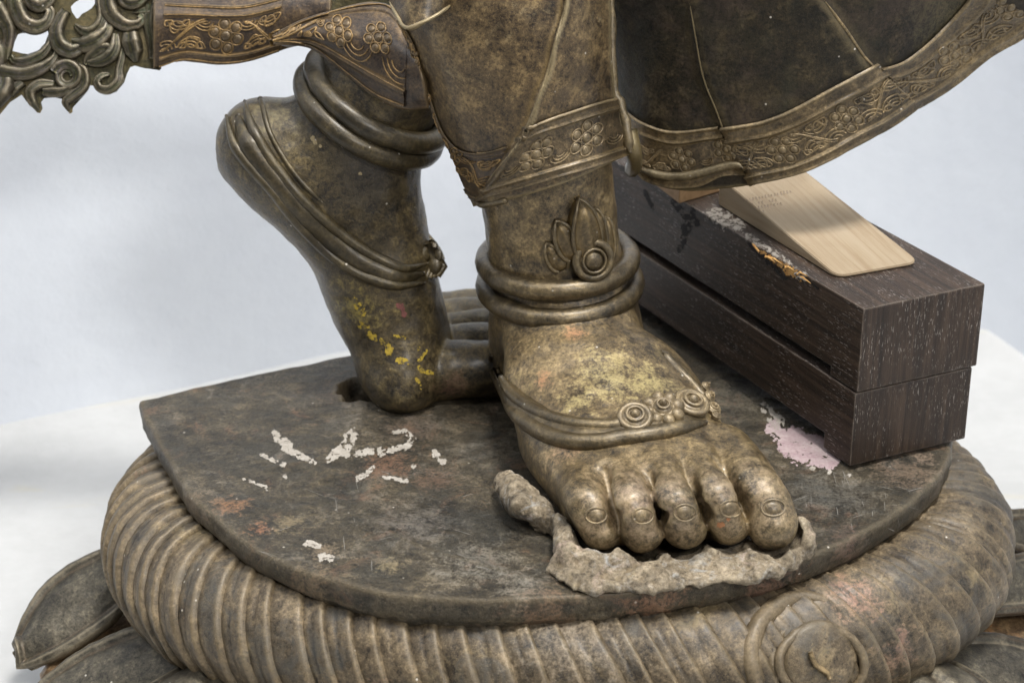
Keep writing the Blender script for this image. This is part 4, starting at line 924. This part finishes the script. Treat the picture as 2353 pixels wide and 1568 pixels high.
# fold edge: a soft raised cord
strip(B_fr, [(1300, 2), (1281, 75), (1251, 184), (1216, 277), (1190, 330), (1140, 392), (1093, 452)], .0008, front, 'fold_edge', M_skirt, -.0004, n=80)
strip(B_fr, [(1093, 462), (1110, 470), (1140, 468), (1165, 458)], .0018, front, 'hem_ridge', M_hem, .0, n=30)
# front-left stretch of the panel's hem
b1 = Band([(1433, 246), (1452, 262), (1477, 279), (1526, 297), (1575, 299), (1652, 289)], [(1472, 402), (1490, 418), (1542, 432), (1608, 428), (1660, 405), (1716, 400)], B_pn, panel, M_hem3, M_hem2)
b1.cover(M_hem2, -.26, .30)
b1b = Band([(1462, 320), (1500, 332), (1550, 335), (1600, 330), (1660, 318)], [(1474, 388), (1520, 402), (1570, 400), (1625, 388), (1690, 368)], B_pn, panel, M_hem3, M_hem2)
b1b.bvh = b1.bvh; b1b.run([100, 205], 33, 1, ph=.5)
# long curved hem
b2 = Band([(1657, 292), (1700, 286), (1748, 277), (1814, 252), (1912, 199), (2012, 146)], [(1722, 424), (1780, 413), (1840, 398), (1912, 366), (1978, 327), (2043, 294), (2114, 243)], B_pn, panel, M_hem3, M_hem2)
b3 = Band([(2018, 158), (2076, 138), (2142, 85), (2212, 10), (2232, -30)], [(2106, 250), (2188, 198), (2273, 129), (2345, 88), (2400, 50)], B_pn, panel, M_hem3, M_hem2)
for b in (b2, b3):
    b.cover(M_hem2, -.22, .34)
b2.run([105, 268], 40, 1, y0=.06, sp=.42); b3.run([150, 320], 40, -1, y0=.06, sp=.42)
strip(B_pn, [(1892, 0), (1945, 72), (1991, 138), (2050, 192), (2107, 244)], .0007, panel, 'fold_edge', M_hem3, .0001, n=70)
strip(B_pn, [(1583, 0), (1597, 82), (1616, 180), (1652, 272), (1684, 371), (1722, 408)], .0006, panel, 'fold_edge', M_panel, -.0002, n=70)
# seam between drape and panel
v, f = tube(np.array([D(a, b, d) for a, b, d in cr(np.array([(1402, -20, .972), (1404, 98, .974), (1412, 205, .976), (1428, 240, .976), (1440, 300, .975), (1448, 352, .976)]), 6)]), np.interp(np.arange(31), [0, 20, 27, 30], [.0022, .0022, .0026, .0008]), 8); v = v + .0016 * fbm(v, 200, 3, 2)[:, None]
mk('seam', v, f, M_hem, FIG)
v, f = tube(np.array([D(a, b, d) for a, b, d in cr(np.array([(1446, 300, .99), (1455, 345, .99), (1458, 375, 1.0), (1452, 390, 1.01)]), 6)]), .004, 8); mk('seam', v, f, M_web, FIG)
# trailing hem
b4 = Band([(380, 8), (470, 13), (560, 14), (650, -6)], [(362, 158), (423, 139), (502, 147), (567, 141), (640, 118)], B_tl, tail, M_line2, M_band)
b4.cover(M_band, -.30, .34, .0013)
for y, r in ((-.47, 1.4), (-.33, 1.4), (.36, 1.2), (.48, 1.4)): b4.edge(y, r)
b4.run([150], 46, 1, y0=.02, sp=.5)
# lap
b5 = Band([(628, 88), (694, 50), (779, 23), (849, 9), (897, 16), (935, 70)], [(628, 96), (694, 100), (736, 118), (807, 178), (863, 221), (930, 248)], B_lp, lap, M_line2, M_band)
b5.cover(M_band, -.42, .28, .0012)
for y, r in ((-.49, 1.4), (.30, 1.2), (.48, 1.4)): b5.edge(y, r)
b5.run([165, 265], 40, 1, y0=-.12, sp=.5)

# ------------------------------------------------------------------ openwork end of the sash, far left
zf = .1781
def zz_(pts): return [(a * zf, b * zf) for a, b in pts]
outl = [(-260, -260), (2260, -260), (2250, 300), (2311, 640), (2290, 800), (2090, 805), (2060, 850), (2085, 880), (2060, 910), (1850, 880), (1740, 850), (1680, 870), (1640, 950), (1600, 1070), (1500, 1190), (1400, 1215), (1260, 1170), (1200, 1105), (1155, 1105), (1120, 1190), (1050, 1270), (940, 1390), (935, 1450), (900, 1470), (805, 1340), (800, 1280), (700, 1258), (570, 1270), (530, 1320), (550, 1400), (520, 1460), (480, 1455), (340, 1310), (280, 1225), (130, 1320), (0, 1480), (-260, 1700)]
holes = [[(925, 150), (985, 240), (1010, 240), (1060, 180), (1120, 150), (1180, 110), (1225, 50), (1220, -60), (1040, -10), (960, 40), (915, 90)], [(160, 660), (280, 690), (360, 700), (500, 650), (540, 600), (580, 560), (625, 440), (615, 390), (560, 410), (470, 435), (280, 430), (230, 450), (175, 580)]]
SD = 1.036
loops = [outl] + holes; flat_ = [p for l in loops for p in zz_(l)]
tri = tessellate_polygon([[Vector((*p, 0)) for p in zz_(l)] for l in loops])
fr = np.array([D(a, b, SD - .001) for a, b in flat_]); bk_ = np.array([D(a, b, SD + .007) for a, b in flat_]); n_ = len(fr)
f = [tuple(t) for t in tri] + [tuple(i + n_ for i in t[::-1]) for t in tri]; o_ = 0
for l in loops:
    m = len(l); f += [(o_ + i, o_ + (i + 1) % m, o_ + (i + 1) % m + n_, o_ + i + n_) for i in range(m)]; o_ += m
sash = mk('sash_end', np.concatenate([fr, bk_]), f, M_web, FIG, smooth=False, label='openwork scroll ornament')
def leafy(L, r, seg=20):                                             # fleshy leaf section with a channel facing out
    T = np.gradient(L, axis=0); T /= np.linalg.norm(T, axis=1)[:, None]; Nn = -FW - T * (T @ -FW)[:, None]; Nn /= np.linalg.norm(Nn, axis=1)[:, None]; B = np.cross(T, Nn)
    a = np.linspace(0, 2 * math.pi, seg, endpoint=False); k = 1 - .42 * np.exp(-(((a - rad(72)) / .42)**2)) + .10 * np.exp(-(((a - rad(120)) / .3)**2))
    v = L[:, None] + (r[:, None] * k[None])[..., None] * (np.cos(a)[None, :, None] * B[:, None] + .85 * np.sin(a)[None, :, None] * Nn[:, None])
    f = gridfaces(len(L), seg, False, True); f += [tuple(range(seg))[::-1], tuple((len(L) - 1) * seg + q for q in range(seg))]
    return v.reshape(-1, 3), f
def curl(pts, r, dz=.004, n=44, flat=1.0):
    q = resample(cr(np.array(pts, float), 6), n) * zf; rr_ = np.interp(np.linspace(0, 1, n), np.linspace(0, 1, len(r)), r) * zf / F * SD * 1.16
    L = np.array([D(a, b, SD - dz * .35 - x * .35) for (a, b), x in zip(q, rr_)]); v, f = leafy(L, rr_)
    v = v + .0005 * fbm(v, 110, 3, 6)[:, None] * np.array([1, .4, 1]); mk('curl', v, f, M_scroll, sash)
curl([(190, -120), (215, 80), (300, 270), (450, 345), (590, 300), (650, 170), (600, 90), (500, 60)], [85, 100, 105, 100, 80, 60, 40])
curl([(330, -120), (400, 20), (520, 80), (640, 10), (700, -100)], [60, 80, 75, 50])
curl([(-60, 60), (60, 260), (120, 400), (110, 560), (70, 760)], [110, 100, 80, 60, 50]); curl([(-120, 520), (-20, 700), (-40, 850)], [120, 110, 90])
curl([(-80, 880), (120, 930), (330, 945), (540, 880), (690, 760), (740, 640)], [85, 88, 85, 80, 60, 20]); curl([(140, 720), (200, 790), (360, 790), (540, 700), (650, 560), (650, 440)], [30, 62, 66, 60, 45, 20])
curl([(860, 140), (790, 240), (730, 420), (790, 590), (930, 660), (1070, 600)], [60, 75, 90, 95, 95, 60]); curl([(930, 560), (1080, 580), (1240, 520), (1370, 400), (1400, 260)], [60, 100, 110, 85, 40])
curl([(960, 330), (1060, 400), (1180, 410), (1280, 330), (1320, 200), (1290, 0), (1270, -100)], [25, 60, 70, 65, 55, 50, 45])
curl([(1400, -120), (1400, 60), (1470, 220), (1620, 320), (1780, 310), (1840, 240), (1790, 205)], [90, 95, 105, 95, 80, 60, 45]); curl([(1560, -120), (1620, 20), (1760, 40), (1900, -60)], [60, 75, 70, 50])
curl([(2080, -120), (2060, 20), (1980, 130), (1850, 150), (1720, 160)], [90, 85, 70, 45, 15])
curl([(1100, 830), (1150, 740), (1280, 640), (1420, 620), (1480, 540)], [30, 60, 75, 70, 30]); curl([(1140, 820), (1280, 800), (1400, 740), (1480, 620), (1490, 440)], [40, 70, 85, 75, 40])
a = np.linspace(math.pi * 1.0, -math.pi * 1.9, 16); rs = np.linspace(170, 70, 16); curl([(865 + r * math.cos(q) * -1, 985 - r * math.sin(q) * -1) for q, r in zip(a[::-1] * -1, rs[::1])], [70, 64, 52, 34])
curl([(1010, 850), (1080, 920), (1100, 1040), (1060, 1150), (930, 1250), (850, 1320), (890, 1440)], [40, 55, 60, 62, 62, 52, 14])
curl([(700, 1090), (600, 1080), (490, 1100), (400, 1180), (410, 1300), (500, 1430)], [40, 60, 66, 66, 58, 14]); curl([(560, 1180), (680, 1190), (820, 1180), (960, 1120)], [50, 64, 60, 40])
curl([(1420, 960), (1310, 985), (1250, 1070), (1310, 1145), (1430, 1140), (1530, 1040), (1540, 900), (1570, 760), (1590, 620)], [22, 44, 52, 58, 58, 54, 48, 44, 30])
curl([(1690, 420), (1700, 540), (1730, 660), (1760, 800)], [90, 115, 105, 30]); curl([(1960, 60), (1930, 300), (1960, 560), (1960, 760)], [70, 70, 60, 40]); curl([(80, 1000), (60, 1120), (-80, 1320)], [90, 120, 100]); curl([(300, 1060), (200, 1140), (150, 1240)], [50, 60, 30])

# ------------------------------------------------------------------ mortar bed and lump
MO = Field((-.025, .725, -.004), (.16, .87, .032), .0010)
line = [(1300, 1300), (1350, 1325), (1440, 1325), (1540, 1315), (1640, 1308), (1740, 1292), (1810, 1262)]
MO.loft([Z(a, b - 6, .002) for a, b in line], np.array([26, 40, 40, 40, 40, 42, 36]) / F * 1.6, np.array([.0038, .0044, .0040, .0040, .0042, .0052, .0068]), (0, 1, 0), .002, 3)
for px, py, r, z in ((1320, 1280, 30, .005), (1362, 1300, 26, .008), (1420, 1290, 22, .0085), (1520, 1284, 22, .0085), (1622, 1278, 22, .0085), (1722, 1264, 24, .009), (1826, 1240, 30, .012), (1846, 1246, 24, .009), (1790, 1275, 30, .008)): MO.ball(Z(px, py, z * .5), (r / F * .9, r / F * 1.1, z), .006)
MO.loft([Z(1165, 1105, .008), Z(1197, 1148, .010), Z(1232, 1178, .009)], np.array([30, 42, 34]) / F * .95, np.array([.005, .007, .0055]), (1, 0, 0), .004, 3)
MO.loft([Z(1240, 1182, .006), Z(1280, 1205, .006), Z(1300, 1245, .006), Z(1305, 1280, .005)], np.array([26, 18, 24, 26]) / F * .95, np.array([.008, .006, .008, .007]), (1, 0, 0), .004, 3)
for a, b, c, r in toes: MO.ball(Z(*c) + [0, -.001, .0], r / F * .905 + (.0018 if r > 50 else .0036), .003, op='c')
MO.flatten_below(-.001); MO.roughen(.0030, 45, 2, 3); MO.roughen(.0030, 200, 4, 12)
v, f = MO.skin(); mortar = mk('mortar_bed', v, f, M_mortar, None, label='crumbling grey-pink mortar packed under and beside the front toes', cat='mortar'); B_mo = bvh_of(mortar)

# ------------------------------------------------------------------ oak blocks and wedges
A0 = Z(1952, 1071, .0022); B0 = Z(2217, 1007, .0022); wv = (B0 - A0); wv[2] = 0; dv = np.array([-.468, .884, 0])
def block(name, z0, z1, ln, ext, notch_d, wscale, label):
    prof = [(0, z0), (.0215, z0), (.0215, z0 + notch_d), (ln - .0215, z0 + notch_d), (ln - .0215, z0), (ln, z0), (ln, z1), (0, z1)]
    bm = bmesh.new(); a = np.array([A0[0], A0[1], 0]) + ext; w = wv * wscale; uvl = bm.loops.layers.uv.new()
    lo = [bm.verts.new(a + dv * t + np.array([0, 0, z])) for t, z in prof]; hi = [bm.verts.new(a + w + dv * t + np.array([0, 0, z])) for t, z in prof]
    n = len(prof); bm.faces.new(lo); bm.faces.new(hi[::-1])
    for i in range(n): bm.faces.new((lo[(i + 1) % n], lo[i], hi[i], hi[(i + 1) % n]))
    bmesh.ops.recalc_face_normals(bm, faces=bm.faces)
    bmesh.ops.bevel(bm, geom=[e for e in bm.edges], offset=.0009, segments=2, profile=.6, affect='EDGES')
    wn = wv / np.linalg.norm(wv)
    for fc in bm.faces:
        nn = np.array(fc.normal); end = abs(nn @ dv) > .7
        for l in fc.loops:
            p = np.array(l.vert.co)
            if end: l[uvl].uv = (p[2] * 1.0 + z0 * 3, (p - A0) @ wn)                  # end grain: rays rise up the face
            elif abs(nn[2]) > .7: l[uvl].uv = ((p - A0) @ dv, (p - A0) @ wn + z0)
            else: l[uvl].uv = ((p - A0) @ dv, p[2] + .3)
    me = bpy.data.meshes.new(name); bm.to_mesh(me); bm.free(); me.materials.append(M_oak)
    o = bpy.data.objects.new(name, me); COL.objects.link(o); finish(o, label, 'wood block', 'stacked dark oak blocks', None); return o
low = block('oak_block', .0022, .0405, .228, np.zeros(3), .008, 1.0, 'lower dark oak block, lying directly on the pedestal plate')
upp = block('oak_block', .0413, .0838, .228, np.array([.0006, -.0006, 0]), .0045, 1.022, 'upper dark oak block with a splintered edge, carrying the pale wedge')
B_up = bvh_of(upp)
ZT = .0842
def wedge(name, bl, br, tl_h, length_to, mat, label, tip_r=.006, tip=.0012):
    bm = bmesh.new(); uvl = bm.loops.layers.uv.new()
    bl = np.array(bl); br = np.array(br); bw = (br - bl); L = length_to
    d = L / np.linalg.norm(L); w = bw / np.linalg.norm(bw); ln = np.linalg.norm(L); wd = np.linalg.norm(bw)
    o2 = []                                                       # plan outline with rounded tip corners
    for k in range(6): a = math.pi / 2 * k / 5; o2.append((tip_r * (1 - math.sin(a)), tip_r * (1 - math.cos(a))))
    pl = [(y, x) for x, y in o2][::-1]
    plan = [(ln, 0)] + [(tip_r * (1 - math.sin(a)), tip_r * (1 - math.cos(a))) for a in np.linspace(0, math.pi / 2, 6)][::1]
    plan += [(tip_r * (1 - math.cos(a)), wd - tip_r * (1 - math.sin(a))) for a in np.linspace(0, math.pi / 2, 6)][::1] if False else [(0 + tip_r * (1 - math.cos(a)) , wd - tip_r * (1 - math.sin(a))) for a in np.linspace(0, math.pi / 2, 6)]
    plan += [(ln, wd)]
    lo = [bm.verts.new(bl + d * x + w * y) for x, y in plan]; hi = [bm.verts.new(bl + d * x + w * y + np.array([0, 0, tip + (tl_h - tip) * x / ln])) for x, y in plan]
    n = len(plan); bm.faces.new(lo[::-1]); bm.faces.new(hi)
    for i in range(n): bm.faces.new((lo[i], lo[(i + 1) % n], hi[(i + 1) % n], hi[i]))
    bmesh.ops.recalc_face_normals(bm, faces=bm.faces)
    bmesh.ops.bevel(bm, geom=[e for e in bm.edges if e.calc_face_angle(0) > .9], offset=.0004, segments=2, affect='EDGES')
    for fc in bm.faces:
        nn = np.array(fc.normal)
        for l in fc.loops:
            p = np.array(l.vert.co) - bl; l[uvl].uv = (p @ d, p @ w) if abs(nn[2]) > .6 else (p @ d, p[2] + .4)
    me = bpy.data.meshes.new(name); bm.to_mesh(me); bm.free(); me.materials.append(mat)
    o = bpy.data.objects.new(name, me); COL.objects.link(o); finish(o, label, 'wedge', None, None); return o
bl = Z(1922, 640, ZT); br = Z(2112, 606, ZT); end = Z(1650, 470, ZT)
wed = wedge('wooden_wedge', bl, br, .0150, end - bl, M_pine, 'pale pine wedge with faint stamped print, lying on the upper oak block')
e2 = Z(1600, 500, ZT)
wedge('wooden_wedge', Z(1560, 468, ZT), Z(1668, 436, ZT), .012, np.array([-.02, .05, 0]), M_pine2, 'brown wedge half hidden behind the pale one, under the skirt hem', tip=.009, tip_r=.001)
B_wd = bvh_of(wed)
mb = MB(); rg = random.Random(3)
for r_, (x0, y0, x1, y1) in enumerate(((1708, 462, 1822, 440), (1728, 470, 1790, 459), (1735, 479, 1815, 465), (1745, 488, 1762, 485))):
    n = int(abs(x1 - x0) / 7)
    for k in range(n):
        if rg.random() < .12: continue
        t = k / n; px, py = x0 + (x1 - x0) * t, y0 + (y1 - y0) * t; hh_ = rg.uniform(2.2, 4.2)
        L, nn = lay(B_wd, [(px, py - hh_), (px + rg.uniform(-1, 1.5), py), (px + rg.uniform(0, 3), py + hh_ * .6)], .00015)
        if len(L) == 3: mb.add(*tube(L, .00028, 5, flat=.3, up=nn))
if mb.n: mb.mk('stamped_print', M_ink, wed)
# scuffed edge and splinters on the upper block
flakes('scuff', [[(1625, 490, 14), (1670, 500, 26), (1700, 520, 16)], [(1720, 545, 10), (1790, 590, 8), (1850, 632, 5)]], B_up, M_scuff, upp, 81, .25, nsc=.05, fine=.8)
flakes('raw_wood', [[(1742, 574, 4), (1775, 596, 8), (1812, 622, 12), (1842, 642, 8)]], B_up, M_raw, upp, 82, .05, nsc=.05, fine=.5)
flakes('dark_gouge', [[(1722, 560, 5), (1765, 600, 6), (1805, 640, 4)], [(1850, 640, 4), (1880, 662, 3)]], B_up, M_black, upp, 83, .1, lift=.0004)
for k in range(11):
    t = rg.random(); px, py = 1728 + 110 * t + rg.uniform(-6, 6), 568 + 72 * t + rg.uniform(-5, 5); h_ = cast(B_up, px, py)
    if h_ is None: continue
    q = h_[0]; e = q + dv * rg.uniform(-.016, .002) + np.array([rg.uniform(-.002, .001), -.001, rg.uniform(.0002, .003)]); v, f = tube(np.array([q - dv * .004, (q + e) / 2 + [0, 0, .0007], e]), [.0007, .0006, .0001], 5); mk('splinter', v, f, M_raw if k % 3 else M_scuff, upp)
flakes('dark_smear', [[(1545, 462, 7), (1580, 500, 12), (1572, 540, 9), (1560, 575, 6)], [(1590, 480, 8), (1600, 515, 6)], [(1480, 440, 6), (1500, 480, 5)]], B_up, M_black, upp, 84, .3, nsc=.09, fine=.9)
